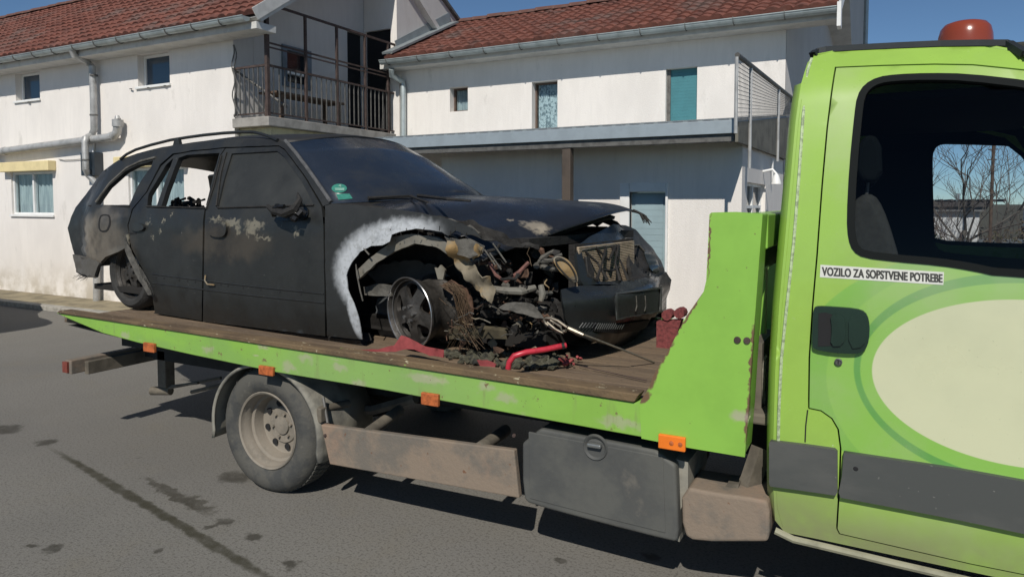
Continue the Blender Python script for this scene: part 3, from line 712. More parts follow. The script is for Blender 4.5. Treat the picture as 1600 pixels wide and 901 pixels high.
# chassis members
for y_ in (3.32, 4.24): box('chassis_rail', -4.75, .6, y_, y_ + .08, .50, .70, M_chassis, TR, .005)
for x_ in (-4.5, -3.9, -2.2, -1.3, -.5): box('cross_member', x_, x_ + .09, 3.40, 4.24, .52, .68, M_chassis, TR)
for y_ in (3.25, 4.31): MB().prism([(-5.0, .83), (-.5, .79), (-.5, .70), (-4.4, .705)], P2, y_, y_ + .10).build('subframe', M_chassis, TR)
for y_ in (2.92, 4.62): box('deck_stringer', -4.5, -.5, y_, y_ + .06, .70, .80, M_chassis, TR)
MB().tube([(-2.9, 3.6, .42), (-1.2, 3.8, .45)], .045, 10).build('drive_shaft', M_chassis, TR, True)
box('fuel_tank', -1.2, -.75, 3.1, 3.6, .35, .70, M_chassis, TR, .03)
MB().tube([(-3.03, YR + .35, .345), (-3.03, YF - .35, .345)], .06, 12).build('axle', M_chassis, TR, True)
MB().lathe([(.05, -.16), (.14, -.1), (.16, 0), (.14, .1), (.05, .16)], (-3.03, YM, .35), 'Y', 16).build('differential', M_chassis, TR, True)
for y_ in (3.2, 4.4):
    MB().tube([(-3.7, y_, .55), (-3.4, y_, .44), (-3.03, y_, .41), (-2.6, y_, .45), (-2.3, y_, .56)], .03, 6).build('leaf_spring', M_chassisD, TR)
# orange side markers
for (l, r_, t, b) in ((228, 245, 535, 549), (408, 430, 571, 585), (661, 688, 613, 632)):
    q = rectY((l, r_, t, b), YR); bev(box('side_marker', q[0], q[1], YR - .020, YR - .001, q[2], q[3], M_orange2, TR), .004)
q = rectY((1031, 1073, 678, 700), YR); sm_ = bev(box('side_marker', q[0], q[1], YR - .026, YR - .007, q[2], q[3], M_orange, TR), .004)
for dx in (.0, .035): 
    cx_ = (q[0] + q[1]) / 2 + dx; MB().lathe([(.001, -.006), (.009, -.004), (.011, .004)], (cx_, YR - .024, (q[2] + q[3]) / 2), 'Y', 12).build('lens', M_orange2, sm_, True)
# rear under-run bar and tow coupling
XU = -5.02
bev(box('underrun_bar', XU, XU + .075, YR + .08, YF - .15, .47, .565, M_plank, TR), .006)
bev(box('underrun_board', XU + .077, XU + .12, YR + .17, YF - .25, .455, .545, M_chassisD, TR), .004)
q = box('end_reflector', XU - .006, XU + .05, YR + .066, YR + .079, .48, .555, M_red, TR)
box('bar_bracket', -4.95, -4.55, 3.36, 3.42, .50, .70, M_chassis, TR); box('bar_bracket', -4.95, -4.55, 4.2, 4.26, .50, .70, M_chassis, TR)
c = PY(258, 592, 3.35); bev(box('coupling_post', c.x - .045, c.x + .045, 3.32, 3.40, .30, .60, M_chassisD, TR), .006)
c = PY(243, 613, 3.3); MB().tube([(c.x - .07, 3.32, c.z), (c.x + .09, 3.36, c.z + .01)], .032, 12).build('coupling_pin', M_chassisD, TR, True)
for a, b, r_ in (((262, 606), (345, 590), .012), ((300, 612), (350, 600), .016), ((268, 603), (310, 598), .010)):
    MB().tube([PY(*a, 3.35), PY(*b, 3.3)], r_, 6).build('brake_rod', M_chassisD, TR)

# wheels of the truck
def truck_wheel(parent, cx, cz, yface, rad=.345, inward=1, dished=True):
    s = inward
    prof = [(.205, .030), (.225, .012), (.262, .0), (.300, .004), (.325, .022), (.338, .040), (.345, .060), (.3455, .195), (.338, .215), (.325, .23), (.27, .25), (.205, .235)]
    prof = [(r_ * rad / .345, a * s) for r_, a in prof]
    ty = MB().lathe(prof, (cx, yface, cz), 'Y', 56).build('tyre', M_tyre, parent, True)
    # tread blocks joined in one part, sidewall rings as relief
    m = MB()
    for k_ in range(64):
        t = 2 * math.pi * k_ / 64
        for a0, a1, off in ((.062, .10, 0), (.108, .15, .5), (.158, .192, 0)):
            t2 = t + off * 2 * math.pi / 64
            u = Vector((math.cos(t2), 0, math.sin(t2))); v = Vector((-math.sin(t2), 0, math.cos(t2)))
            p0 = Vector((cx, yface, cz)); r0, r1 = rad - .002, rad + .006
            pts = [p0 + u * rr + v * vv * .0125 + Vector((0, aa * s, 0)) for rr in (r0, r1) for aa in (a0, a1) for vv in (-1, 1)]
            m.add(pts, [(4, 5, 7, 6), (0, 1, 5, 4), (2, 6, 7, 3), (0, 4, 6, 2), (1, 3, 7, 5)])
    m.build('tread', M_tyre, ty, kind='stuff')
    if dished: pr = [(.206, .034), (.214, .018), (.209, .012), (.200, .018), (.196, .045), (.188, .055), (.186, .085), (.172, .092), (.165, .120), (.160, .150), (.150, .156), (.105, .150), (.098, .140), (.070, .138), (.052, .140), (.050, .128), (.035, .124), (.001, .124)]
    else: pr = [(.206, .034), (.214, .018), (.209, .012), (.200, .018), (.196, .045), (.186, .055), (.18, .05), (.12, .005), (.07, -.005), (.066, -.02), (.001, -.022)]
    pr = [(r_ * rad / .345, a * s) for r_, a in pr]
    rm = MB().lathe(pr, (cx, yface, cz), 'Y', 48).build('rim', M_rim, parent, True)
    for k_ in range(8):
        t = 2 * math.pi * (k_ + .3) / 8; c = Vector((cx + .128 * math.cos(t), yface + (.143 if dished else .012) * s, cz + .128 * math.sin(t)))
        MB().lathe([(.001, -.003 * s), (.019, -.003 * s), (.019, .003 * s)], c, 'Y', 14).build('hand_hole', M_black, rm)
    for k_ in range(6):
        t = 2 * math.pi * k_ / 6 + .2; c = Vector((cx + .072 * math.cos(t), yface + (.137 if dished else -.004) * s, cz + .072 * math.sin(t)))
        MB().lathe([(.001, -.014 * s), (.009, -.014 * s), (.011, .004 * s)], c, 'Y', 6).build('wheel_nut', M_rim, rm)
XWH = -3.075
for yf, s in ((2.82, 1), (2 * YM - 2.82, -1)):
    W = thing_w = bpy.data.objects.new('rear_wheel', None); COL.objects.link(W); par(W, TR); 
    truck_wheel(W, XWH, .360, yf, .362, s)
    truck_wheel_in = MB().lathe([(.2, .0), (.34, .03), (.345, .1), (.34, .19), (.2, .2)], (XWH, yf + .27 * s, .360), 'Y', 40).build('inner_tyre', M_tyre, W, True)
# mudguard: arched sheet over the rear wheel
def mudguard(y0, y1):
    m = MB(); n = 30; r0 = .405
    a0, a1 = R(-16), R(196)
    prev = None; v = []; f = []
    for i in range(n + 1):
        t = a0 + (a1 - a0) * i / n; rr = r0 + .03 * max(0, math.cos(t)) + (.02 if i in (0, n) else 0)
        ct, st = math.cos(t), math.sin(t)
        for (dr, yy) in ((-.022, y0), (-.006, y0 - .004 if y0 < y1 else y0 + .004), (.0, y0 + (.03 if y0 < y1 else -.03)), (.004, (y0 + y1) / 2), (.0, y1)):
            v.append((XWH + (rr + dr) * ct, yy, .375 + (rr + dr) * st * .93))
    for i in range(n):
        for j in range(4): a = i * 5 + j; f.append((a, a + 1, a + 6, a + 5))
    o = mesh('mudguard', v, f, M_mud, TR, True); solid(o, .006, 0); return o
mudguard(2.80, 3.24); mudguard(2 * YM - 2.80, 2 * YM - 3.24)
MB().prism([PY(*p, YR).xz[:] for p in ((345, 640), (352, 600), (360, 640), (356, 700), (344, 702))], P2, 2.84, 3.2).build('mud_flap', M_tyre, TR)
# pipe from the mudguard and the side guard
YG = 2.80
MB().tube([PY(496, 640, YG + .04), PY(545, 630, 3.05)], .021, 12).build('guard_tube', M_chassisD, TR, True)
c = PY(502, 642, YG + .03); bev(box('clamp', c.x - .015, c.x + .015, c.y - .02, c.y + .03, c.z - .06, c.z + .02, M_chassisD, TR), .006)
MB().tube([PY(505, 620, YG + .06), PY(512, 660, YG + .04)], .008, 6).build('clamp_rod', M_ironGrey, TR)
gp = [PY(*p, YG).xz[:] for p in ((501, 663), (803, 703), (811, 778), (515, 725))]
bev(MB().prism(gp, P2, YG, YG + .035).build('side_guard', M_plank, TR), .006)
for a, b in (((575, 676), (625, 640)), ((750, 700), (790, 672))):
    MB().tube([PY(*a, YG + .02), PY(*b, YG + .32)], .03, 14).build('guard_tube', M_chassisD, TR, True)
for px_ in (508, 803):
    q = PY(px_, 680, YG - .002); MB().lathe([(.001, -.006), (.008, -.005), (.01, .002)], q, 'Y', 8).build('bolt', M_iron, TR)
# tool box
YB = 2.80
bp = sm([PY(*p, YB).xz[:] for p in ((815, 664), (935, 686), (1055, 709), (1058, 780), (1060, 846), (1050, 846), (940, 818), (828, 788), (816, 778))], 1)
tb = bev(MB().prism([(x, z) for x, z in bp], P2, YB, YB + .42).build('tool_box', M_box, TR), .022, 4)
bs = [PY(*p, YB).xz[:] for p in ((826, 674), (930, 693), (1036, 713), (1040, 832), (935, 806), (828, 778))]
bev(MB().prism(bs, P2, YB - .003, YB + .01).build('box_lid', M_box, tb), .003, 2)
c = PY(930, 699, YB - .006)
MB().lathe([(.058, .006), (.052, -.004), (.044, .0), (.038, .008), (.001, .009)], c, 'Y', 28).build('latch_dish', M_box, tb, True)
bev(MB().box(c.x - .032, c.x + .032, c.y - .022, c.y + .004, c.z + .004, c.z + .022).build('latch_handle', simple('latch_metal', (.30, .31, .30), .35, .6), tb), .006)
MB().prism([PY(*p, YB + .05).xz[:] for p in ((1042, 713), (1075, 722), (1075, 765), (1062, 800), (1062, 846), (1042, 838))], P2, YB + .05, YB + .40).build('box_side', M_mud, tb)
# front mud box and strut
m = MB().prism(sm([PY(*p, YB).xz[:] for p in ((1062, 762), (1110, 772), (1190, 783), (1201, 790), (1201, 850), (1190, 850), (1085, 850), (1064, 838))], 1), P2, YB + .02, YB + .26)
bev(m.build('step_box', M_plank, TR), .02, 3)
MB().prism([PY(*p, YB + .15).xz[:] for p in ((1125, 775), (1140, 748), (1158, 750), (1152, 782))], P2, YB + .1, YB + .2).build('bracket', M_chassisD, TR)
MB().bar(PY(1165, 775, YB + .15), PY(1190, 700, YB + .22), .05, .07).build('strut', M_chassisD, TR)
MB().bar(PY(1180, 775, YB + .3), PY(1196, 740, YB + .4), .04, .05).build('strut', M_chassisD, TR)
bev(box('frame_step', -.56, -.36, 2.95, 3.4, .755, .80, M_chassisD, TR), .01)
# coil of grey rope on the front of the deck behind the wing
m = MB(); c = PX(1189, 585, -.44)
for j in range(7):
    rr = .055 + .012 * math.sin(j * 2.1); m.tube([(c.x + .015 * math.sin(j + i * .5), c.y + .02 + rr * math.cos(i * math.pi / 8) * .8, c.z - .03 - .0 * j + (rr + .05) * math.sin(i * math.pi / 8)) for i in range(17)], .007, 6, cap=False)
RP = m.build('rope_coil', simple('grey_rope', (.30, .28, .22), .9, vary=.4, scale=40), None, True); tag(RP, 'coil of dirty grey rope hanging behind the green headboard wing', 'rope')
MB().box(-.47, -.43, c.y - .05, c.y + .2, .80, c.z + .14).build('rope_hook_plate', M_chassisD, TR)

# ---------------------------------------------------------------- cab
def ycab(z, x=0):
    t = max(0, z - 1.25) / .92; y = YCB + .15 * t ** 1.8
    b = max(0, .62 - z); y += .25 * b * b
    b = max(0, z - 2.04); y += 2.2 * b * b
    return y
def PC(px, py, off=0.0):
    Y = YCB
    for _ in range(12):
        q = PY(px, py, Y); Y = ycab(q.z) - off
    return PY(px, py, Y)
def cabpoint(x, z, off=0): return Vector((x, ycab(z) - off, z))
k = paint('cab_paint', (.30, .49, .080), rough=.32); k.spots((.33, .51, .10), 1.2, .45, .7, .5); k.spots((.27, .40, .12), 5, .52, .75, .45, stretch=(1, 1, .25)); k.spots((.42, .55, .25), 90, .66, .72, .5); k.bump(2.2, .10, .03, 2); k.roughn(3, .22, .42)
z_ = k.n.new('ShaderNodeSeparateXYZ'); k.l.new(k.tc, z_.inputs[0]); low = k.rng(z_.outputs[2], .38, .72, 1, 0)
k.spots((.22, .22, .12), 2.2, .25, .6, .85, mask=low); k.spots((.55, .62, .40), 60, .71, .74, .6)
M_cab = k.m
# door print: pale oval with green rings
k = paint('door_print', (.30, .49, .080), rough=.32)
def oval(l, t, b, cx_, col, amt=1., soft=.006):
    pl, pt_, pb = PC(*l), PC(*t), PC(*b); zc = (pt_.z + pb.z) / 2; rz = (pt_.z - pb.z) / 2; xr = cx_ - pl.x
    f = k.ell((cx_, YCB + .03, zc), (xr, 3, rz), soft); k.over(f if amt == 1. else k.math('MULTIPLY', f, amt), col)
oval((1247, 545), (1430, 385), (1350, 775), .37, (.205, .43, .075)); oval((1292, 560), (1440, 400), (1400, 790), .40, (.245, .48, .08), .9)
oval((1334, 572), (1560, 425), (1560, 760), .42, (.115, .33, .07)); oval((1344, 578), (1570, 441), (1570, 749), .425, (.24, .48, .085))
oval((1362, 598), (1560, 466), (1580, 727), .43, (.60, .61, .40))
k.spots((.42, .44, .30), 1.6, .45, .75, .35); k.spots((.30, .33, .2), 70, .68, .73, .45); k.bump(2.2, .10, .03, 2); k.roughn(3, .22, .42)
z_ = k.n.new('ShaderNodeSeparateXYZ'); k.l.new(k.tc, z_.inputs[0]); low = k.rng(z_.outputs[2], .38, .60, 1, 0)
k.spots((.22, .22, .12), 2.2, .25, .6, .85, mask=low)
M_door = k.m
XF = 1.75                                       # nose of the cab
# lower side continues forward of the frame: wheel arch at X=.95
def inv(x, z):                                   # metres on the cab side -> photo px (so that all outlines share one plane)
    p = Vector((x, ycab(z), z)) - _C; w_ = p.dot(_F); return (CX + F_PX * p.dot(_R) / w_, CY - F_PX * p.dot(_U) / w_)
def CS(x, z): return cabpoint(x, z)
def xz(*pts): return [(PC(*p).x, PC(*p).z) for p in pts]
win_out = xz((1337, 178), (1341, 150), (1352, 133), (1372, 122), (1400, 118), (1450, 116), (1510, 117)) + [(.44, 2.06), (.62, 2.00), (.83, 1.70), (.97, 1.46), (.80, 1.405)] + xz((1560, 430), (1520, 421), (1470, 413), (1400, 407), (1350, 401), (1334, 391), (1327, 372), (1325, 340), (1329, 260))
win_out = sm(win_out, 1)
door_edge = xz((1306, 106), (1293, 200), (1285, 290), (1277, 400), (1270, 480), (1265, 560), (1264, 637), (1283, 641), (1300, 653), (1310, 670), (1314, 700), (1312, 760), (1308, 825), (1312, 833))
door_poly = door_edge + [(.30, .402), (.62, .402), (.70, .45), (.78, .62), (.95, .80), (1.02, .98), (1.00, 1.44), (.64, 2.04), (.44, 2.10)] + xz((1520, 102), (1460, 101), (1380, 103))
body_out = xz((1272, 88), (1262, 98), (1252, 130), (1243, 190), (1235, 280), (1226, 380), (1217, 480), (1211, 580), (1208, 690), (1208, 760), (1211, 812), (1226, 831)) + [(-.20, .378), (.30, .372), (.56, .37), (.60, .45), (.66, .62), (.76, .74), (.92, .79), (1.08, .74), (1.20, .62), (1.26, .45), (1.30, .36), (1.66, .36), (1.74, .45), (1.75, .95), (1.70, 1.10), (1.30, 1.38), (1.08, 1.46), (.70, 2.08), (.46, 2.155)] + xz((1530, 72), (1400, 75), (1300, 82))
def grow(pl, d):                                 # shrink a polygon inwards by d
    out = []; n = len(pl)
    area = sum(pl[i][0] * pl[(i + 1) % n][1] - pl[(i + 1) % n][0] * pl[i][1] for i in range(n)); s_ = 1 if area > 0 else -1
    for i in range(n):
        a, b, c_ = Vector(pl[i - 1]), Vector(pl[i]), Vector(pl[(i + 1) % n]); e1 = (b - a); e2 = (c_ - b)
        if e1.length < 1e-9 or e2.length < 1e-9: out.append(pl[i]); continue
        e1.normalize(); e2.normalize(); n1 = Vector((-e1.y, e1.x)) * s_; n2 = Vector((-e2.y, e2.x)) * s_; nn = (n1 + n2)
        nn = nn / max(.5, nn.dot(n1)) if nn.length > 1e-6 else n1
        out.append((b.x + nn.x * d, b.y + nn.y * d))
    return out
def cpanel(name, o_, holes, mat, parent, off=0, thick=.02, step=.035, far=False):
    f = (lambda x, z: Vector((x, ycab(z) - off, z))) if not far else (lambda x, z: Vector((x, 2 * YM - ycab(z) + off, z)))
    return panel(name, o_, holes, f, mat, parent, thick, step, side=Vector((0, 1 if far else -1, .05)))
M_sealr = Mt('rubber_seal', (.006, .008, .008), .8, spec=.2).m
CB = bpy.data.objects.new('cab', None); COL.objects.link(CB); par(CB, TR)
for far in (False, True):
    cpanel('body_side', body_out, [grow(door_poly, -.004)], M_cab, CB, 0, .03, far=far)
    d_ = cpanel('door', grow(door_poly, .002), [win_out], M_cab if far else M_door, CB, .002, .03, far=far)
    cpanel('shut_gap', grow(door_poly, -.02), [grow(door_poly, .03)], M_black, CB, -.034, .004, far=far)
    sl_ = cpanel('window_seal', grow(win_out, -.004), [grow(win_out, .022)], M_sealr, CB, .006, .02, step=.03, far=far)
    cpanel('side_glass', grow(win_out, .018), [], glassmat('cab_glass', (.66, .70, .73) if not far else (.84, .87, .90)), CB, -.008, 0, far=far)
# inner trim that leaves the darker surround seen in the far door
tin = [(-.05, 1.36), (-.05, 2.02), (.42, 2.06), (.62, 1.98), (.95, 1.44), (.8, 1.36)]
q = [(p.x, p.z) for p in (PY(1457, 240, 4.70), PY(1457, 385, 4.70))]
hl = sm([(PY(*p, 4.70).x, PY(*p, 4.70).z) for p in ((1457, 250), (1459, 236), (1466, 227), (1480, 225), (1600, 229))] + [(.86, 1.88), (1.05, 1.42), (.90, 1.345)] + [(PY(*p, 4.70).x, PY(*p, 4.70).z) for p in ((1600, 405), (1500, 397), (1468, 392), (1460, 380))], 1)
M_trim = Mt('dark_trim', (.006, .008, .008), .95, spec=.1).m
o_ = [(-.28, .9), (-.28, 2.10), (1.0, 2.10), (1.25, 1.2), (1.25, .9)]
panel('door_trim', o_, [hl], lambda x, z: Vector((x, 4.70 + .0 * z, z)), M_trim, CB, .01, .08)
box('cab_floor', -.28, 1.6, YCB + .12, 2 * YM - YCB - .12, .62, .66, M_trim, CB)
box('rear_panel', -.275, -.25, YCB + .26, 2 * YM - YCB - .26, .45, 2.08, M_trim, CB)
box('headliner', -.24, .62, YCB + .22, 2 * YM - YCB - .22, 2.04, 2.07, M_trim, CB)
# rear corner + back wall of the cab, roof, nose
v = []; f = []; zs = [.40 + (2.12 - .40) * i / 24 for i in range(25)]
edge = [(PC(*p).z, PC(*p).x) for p in ((1272, 88), (1262, 98), (1252, 130), (1243, 190), (1235, 280), (1226, 380), (1217, 480), (1211, 580), (1208, 690), (1208, 760), (1211, 812), (1226, 831))]
edge.sort()
def ex(z):
    for (a, b) in zip(edge, edge[1:]):
        if a[0] <= z <= b[0]: return a[1] + (b[1] - a[1]) * (z - a[0]) / (b[0] - a[0])
    return edge[0][1] if z < edge[0][0] else edge[-1][1]
for z in zs:
    x, y = ex(z), ycab(z)
    for dx, dy in ((.012, -.001), (-.004, .006), (-.03, .05), (-.035, .15)): v.append((x + dx, y + dy, z))
    for dx, dy in ((-.035, .15), (-.03, .05), (-.004, .006), (.012, -.001)): v.append((x + dx, 2 * YM - y - dy, z))
for i in range(24):
    for j in range(7): a = i * 8 + j; f.append((a, a + 1, a + 9, a + 8))
o = mesh('back_panel', v, f, M_cab, CB, True)
# weather strip seam on the rear pillar
seam = [PC(*p, .003) for p in ((1268, 92), (1262, 110), (1255, 180), (1248, 280), (1240, 380), (1229, 480), (1221, 560), (1217, 640), (1216, 688))]
MB().tube(seam, .006, 6).build('pillar_seam', simple('worn_seam', (.50, .60, .36), .6, vary=.5, scale=60), CB, True)
MB().tube([PC(*p, .001) for p in ((1262, 640), (1259, 665), (1258, 690))], .0025, 5).build('panel_seam', M_chassis, CB)
MB().tube([PC(*p, .004) for p in ((1211, 828), (1240, 842), (1300, 856), (1400, 880), (1500, 903), (1600, 926))], .014, 8).build('sill_lip', simple('dusty_sill', (.30, .29, .20), .7, vary=.4), CB, True)
# roof
tp = sorted([(PC(*p).x, PC(*p).z) for p in ((1272, 88), (1300, 81), (1400, 74), (1530, 71))] + [(.46, 2.155), (.70, 2.08)])
def rz_at(x):
    for a, b in zip(tp, tp[1:]):
        if x <= b[0]: return a[1] + (b[1] - a[1]) * max(0, (x - a[0]) / (b[0] - a[0]))
    return tp[-1][1]
v = []; f = []; xs_ = [tp[0][0] + i * (.70 - tp[0][0]) / 10 for i in range(11)]; ny = 17
for i, x in enumerate(xs_):
    zt_ = rz_at(x)
    for j in range(ny):
        t = j / (ny - 1); y = ycab(zt_) + .004 + (2 * YM - 2 * ycab(zt_) - .008) * t
        v.append((x, y, zt_ - .012 + .03 * (1 - abs(2 * t - 1) ** 4)))
for i in range(len(xs_) - 1):
    for j in range(ny - 1): a = i * ny + j; f.append((a, a + 1, a + ny + 1, a + ny))
solid(mesh('roof', v, f, M_cab, CB, True), .02)
rg = [PC(*p, .004) for p in ((1270, 86), (1276, 81), (1290, 78), (1340, 75), (1400, 72), (1470, 69), (1530, 68), (1575, 68))] + [Vector((.42, ycab(2.14), 2.165)), Vector((.70, ycab(2.08) - .004, 2.09))]
m = MB(); 
for a, b in zip(rg, rg[1:]): m.bar(a, b, .03, .022)
m.tube(rg, .013, 8); m.build('roof_gutter', simple('black_rubber', (.02, .024, .026), .5), CB)
# windscreen, bonnet, front (all outside the frame, seen only from other viewpoints)
yl, yr = YCB + .16, 2 * YM - YCB - .16
mesh('windscreen', [(1.10, yl - .1, 1.46), (1.18, YM, 1.47), (1.10, yr + .1, 1.46), (.64, yr, 2.10), (.70, YM, 2.15), (.64, yl, 2.10)], [(0, 1, 4, 5), (1, 2, 3, 4)], M_darkpane, CB)
mesh('bonnet', [(1.08, yl - .12, 1.45), (1.08, yr + .12, 1.45), (1.70, yr + .1, 1.08), (1.70, yl - .1, 1.08), (1.76, yr + .1, .50), (1.76, yl - .1, .50), (1.72, yr + .1, .36), (1.72, yl - .1, .36)], [(0, 1, 2, 3), (3, 2, 4, 5), (5, 4, 6, 7)], M_cab, CB)
box('bumper', 1.62, 1.84, YCB + .02, 2 * YM - YCB - .02, .36, .62, M_box, CB, .03)
for y_ in (yl + .02, yr - .3): box('headlight', 1.60, 1.755, y_, y_ + .28, .82, 1.02, M_pane, CB, .03)
for yf, s in ((2.86, 1), (2 * YM - 2.86, -1)):
    W = bpy.data.objects.new('front_wheel', None); COL.objects.link(W); par(W, TR); truck_wheel(W, .93, .345, yf, .345, s, False)
# rubbing strips
def cquad(name, pts, mat, t=.03, parent=CB, b=.008, off=.0):
    pl = xz(*pts) if not isinstance(pts[0][0], float) or pts[0][0] > 10 else list(pts)
    o = panel(name, pl, [], lambda x, z: Vector((x, ycab(z) - t - off, z)), mat, parent, t, .06); return o
k = Mt('grey_strip_plastic', (.066, .070, .066), .55); k.spots((.10, .10, .092), 5, .45, .7, .7, stretch=(.4, 1, 1)); k.spots((.30, .30, .27), 55, .69, .72, .7, stretch=(.6, 1, 1)); M_strip = k.m
rs_ = [(1203, 689), (1205, 686), (1255, 692), (1305, 699), (1309, 703), (1309, 765), (1306, 770), (1250, 762), (1205, 756), (1203, 752)]
cquad('rub_strip', rs_, M_strip, .024)
st = xz((1319, 703), (1400, 715), (1500, 730), (1600, 748)) + [(1.00, .742), (.94, .66), (.80, .585)] + xz((1600, 829), (1500, 808), (1400, 789), (1314, 773), (1311, 765), (1316, 740))
panel('rub_strip', st, [], lambda x, z: Vector((x, ycab(z) - .026, z)), M_strip, CB, .024, .06)
q = PC(1337, 732, .027); MB().lathe([(.001, -.001), (.006, -.001), (.009, .001)], q, 'Y', 9).build('strip_hole', M_black, CB)
# door handle and lock
hp = sm([(1271, 481), (1278, 478), (1300, 479), (1338, 482), (1352, 487), (1358, 500), (1359, 520), (1356, 540), (1348, 550), (1335, 553), (1300, 551), (1273, 546), (1269, 540), (1270, 500)], 1)
M_handle = simple('dark_green_plastic', (.012, .030, .020), .35, vary=.2)
h_ = panel('handle', hp, [], lambda x, y: PC(x, y, .022), M_handle, CB, .026, 7)
hd = [(1279, 489), (1290, 488), (1300, 491), (1302, 515), (1300, 540), (1278, 541)]
panel('handle_recess', hd, [], lambda x, y: PC(x, y, .0235), M_black, h_, .001, 7)
panel('handle_grip', sm([(1297, 490), (1318, 490), (1322, 515), (1318, 540), (1297, 541), (1300, 515)], 1), [], lambda x, y: PC(x, y, .030), M_handle, h_, .006, 7)
panel('handle_flap', sm([(1326, 489), (1350, 493), (1355, 515), (1351, 542), (1326, 545)], 1), [], lambda x, y: PC(x, y, .028), M_handle, h_, .006, 7)
q = PC(1310, 565, .004); lk = MB().lathe([(.013, .004), (.0135, -.006), (.010, -.008), (.009, -.004), (.001, -.004)], q, 'Y', 20).build('lock', M_strip, CB, True)
MB().box(q.x - .0015, q.x + .0015, q.y - .0065, q.y - .0035, q.z - .006, q.z + .006).build('keyhole', M_black, lk)
# sticker with its line of capitals
stp = [(1282, 413.5), (1475, 425), (1474, 445), (1281, 433)]
stk = panel('sticker', stp, [], lambda x, y: PC(x, y, .0032), simple('sticker_white', (.66, .66, .60), .5, vary=.05), CB, .0005, 8, smooth=False)
tx = bpy.data.curves.new('lettering', 'FONT'); tx.body = 'VOZILO ZA SOPSTVENE POTREBE'; tx.size = 1; tx.extrude = 0; tx.offset = .018; tx.space_character = 1.02
to = bpy.data.objects.new('tmp', tx); COL.objects.link(to); bpy.context.view_layer.update()
me = to.evaluated_get(bpy.context.evaluated_depsgraph_get()).to_mesh().copy(); COL.objects.unlink(to)
xs2 = [v_.co.x for v_ in me.vertices]; ys2 = [v_.co.y for v_ in me.vertices]; x0_, x1_, y0_, y1_ = min(xs2), max(xs2), min(ys2), max(ys2)
for v_ in me.vertices:
    s_ = (v_.co.x - x0_) / (x1_ - x0_); t_ = (v_.co.y - y0_) / (y1_ - y0_)
    a = Vector((1284.5, 430.2)) * (1 - s_) + Vector((1472.5, 441.5)) * s_; b = Vector((1284.5, 416.8)) * (1 - s_) + Vector((1472.5, 428)) * s_
    v_.co = PC(*(a * (1 - t_) + b * t_), .0045)
bm = bmesh.new(); bm.from_mesh(me); g0_ = list(bm.verts) + list(bm.edges) + list(bm.faces)
for dx in (-.8, .8):
    r_ = bmesh.ops.duplicate(bm, geom=g0_); bmesh.ops.translate(bm, verts=[v_ for v_ in r_['geom'] if isinstance(v_, bmesh.types.BMVert)], vec=(dx * .0012, -.0002 * dx, 0))
bm.to_mesh(me); bm.free()
me.materials.clear(); me.materials.append(simple('lettering_black', (.05, .05, .045), .6, vary=.2, scale=200))
lo = bpy.data.objects.new('lettering', me); COL.objects.link(lo); par(lo, stk)
# beacon
bc = PY(1508, 66, 3.25)
pr = [(.001, .088), (.05, .087), (.070, .080), (.083, .064), (.090, .036), (.093, .0), (.093, -.02)]
c_ = Vector((bc.x, 3.25, bc.z - .012))
bb = MB().lathe([(r_, a) for r_, a in pr], c_, 'Z', 36, ).build('beacon', None or (lambda: (lambda kk: kk)(Mt('beacon_lens', (.24, .045, .02), .22, coat=.4).m))(), TR, True)
bb['label'] = 'amber red beacon on the cab roof'
MB().lathe([(.001, -.03), (.096, -.03), (.098, -.05), (.001, -.055)], c_, 'Z', 30).build('beacon_base', M_chassis, bb, True)
box('marker_bar', bc.x + .12, bc.x + .6, 3.2, 4.4, bc.z - .06, bc.z - .025, M_chassis, TR, .01)
# seats seen through the side window
M_seat = simple('grey_seat_cloth', (.05, .048, .040), .9, vary=.25, scale=30)
def seat(yc):
    s_ = bpy.data.objects.new('seat', None); COL.objects.link(s_); par(s_, CB)
    x0 = PY(1345, 300, yc).x
    bk = sm([(x0 - .06, 1.05), (x0 - .05, 1.62), (x0 + .02, 1.70), (x0 + .08, 1.66), (x0 + .17, 1.35), (x0 + .22, 1.05)], 2)
    bev(MB().prism(bk, P2, yc - .22, yc + .22).build('backrest', M_seat, s_), .03, 3)
    bev(MB().prism(sm([(x0 + .02, .95), (x0 + .55, .98), (x0 + .56, 1.1), (x0 + .1, 1.1)], 1), P2, yc - .23, yc + .23).build('cushion', M_seat, s_), .03, 3)
    bev(MB().prism(sm([(x0 - .02, 1.74), (x0 + .08, 1.73), (x0 + .07, 1.92), (x0 - .01, 1.92)], 1), P2, yc - .12, yc + .12).build('headrest', M_trim, s_), .02, 3)
    for d in (-.06, .06): MB().tube([(x0 + .02, yc + d, 1.65), (x0 + .03, yc + d, 1.78)], .006, 6).build('headrest_rod', M_ironGrey, s_)
seat(3.25); seat(4.32)
m = MB().lathe([(.18, -.012), (.192, 0), (.18, .012), (.168, 0), (.18, -.012)], (0, 0, 0), 'Z', 30, Matrix.Rotation(R(-35), 4, 'Y')); 
sw_ = m.build('steering_wheel', M_trim, CB, True); sw_.location = (.62, 3.25, 1.42)
bev(box('dashboard', .78, 1.12, YCB + .14, 2 * YM - YCB - .14, 1.08, 1.36, M_trim, CB), .05, 3)

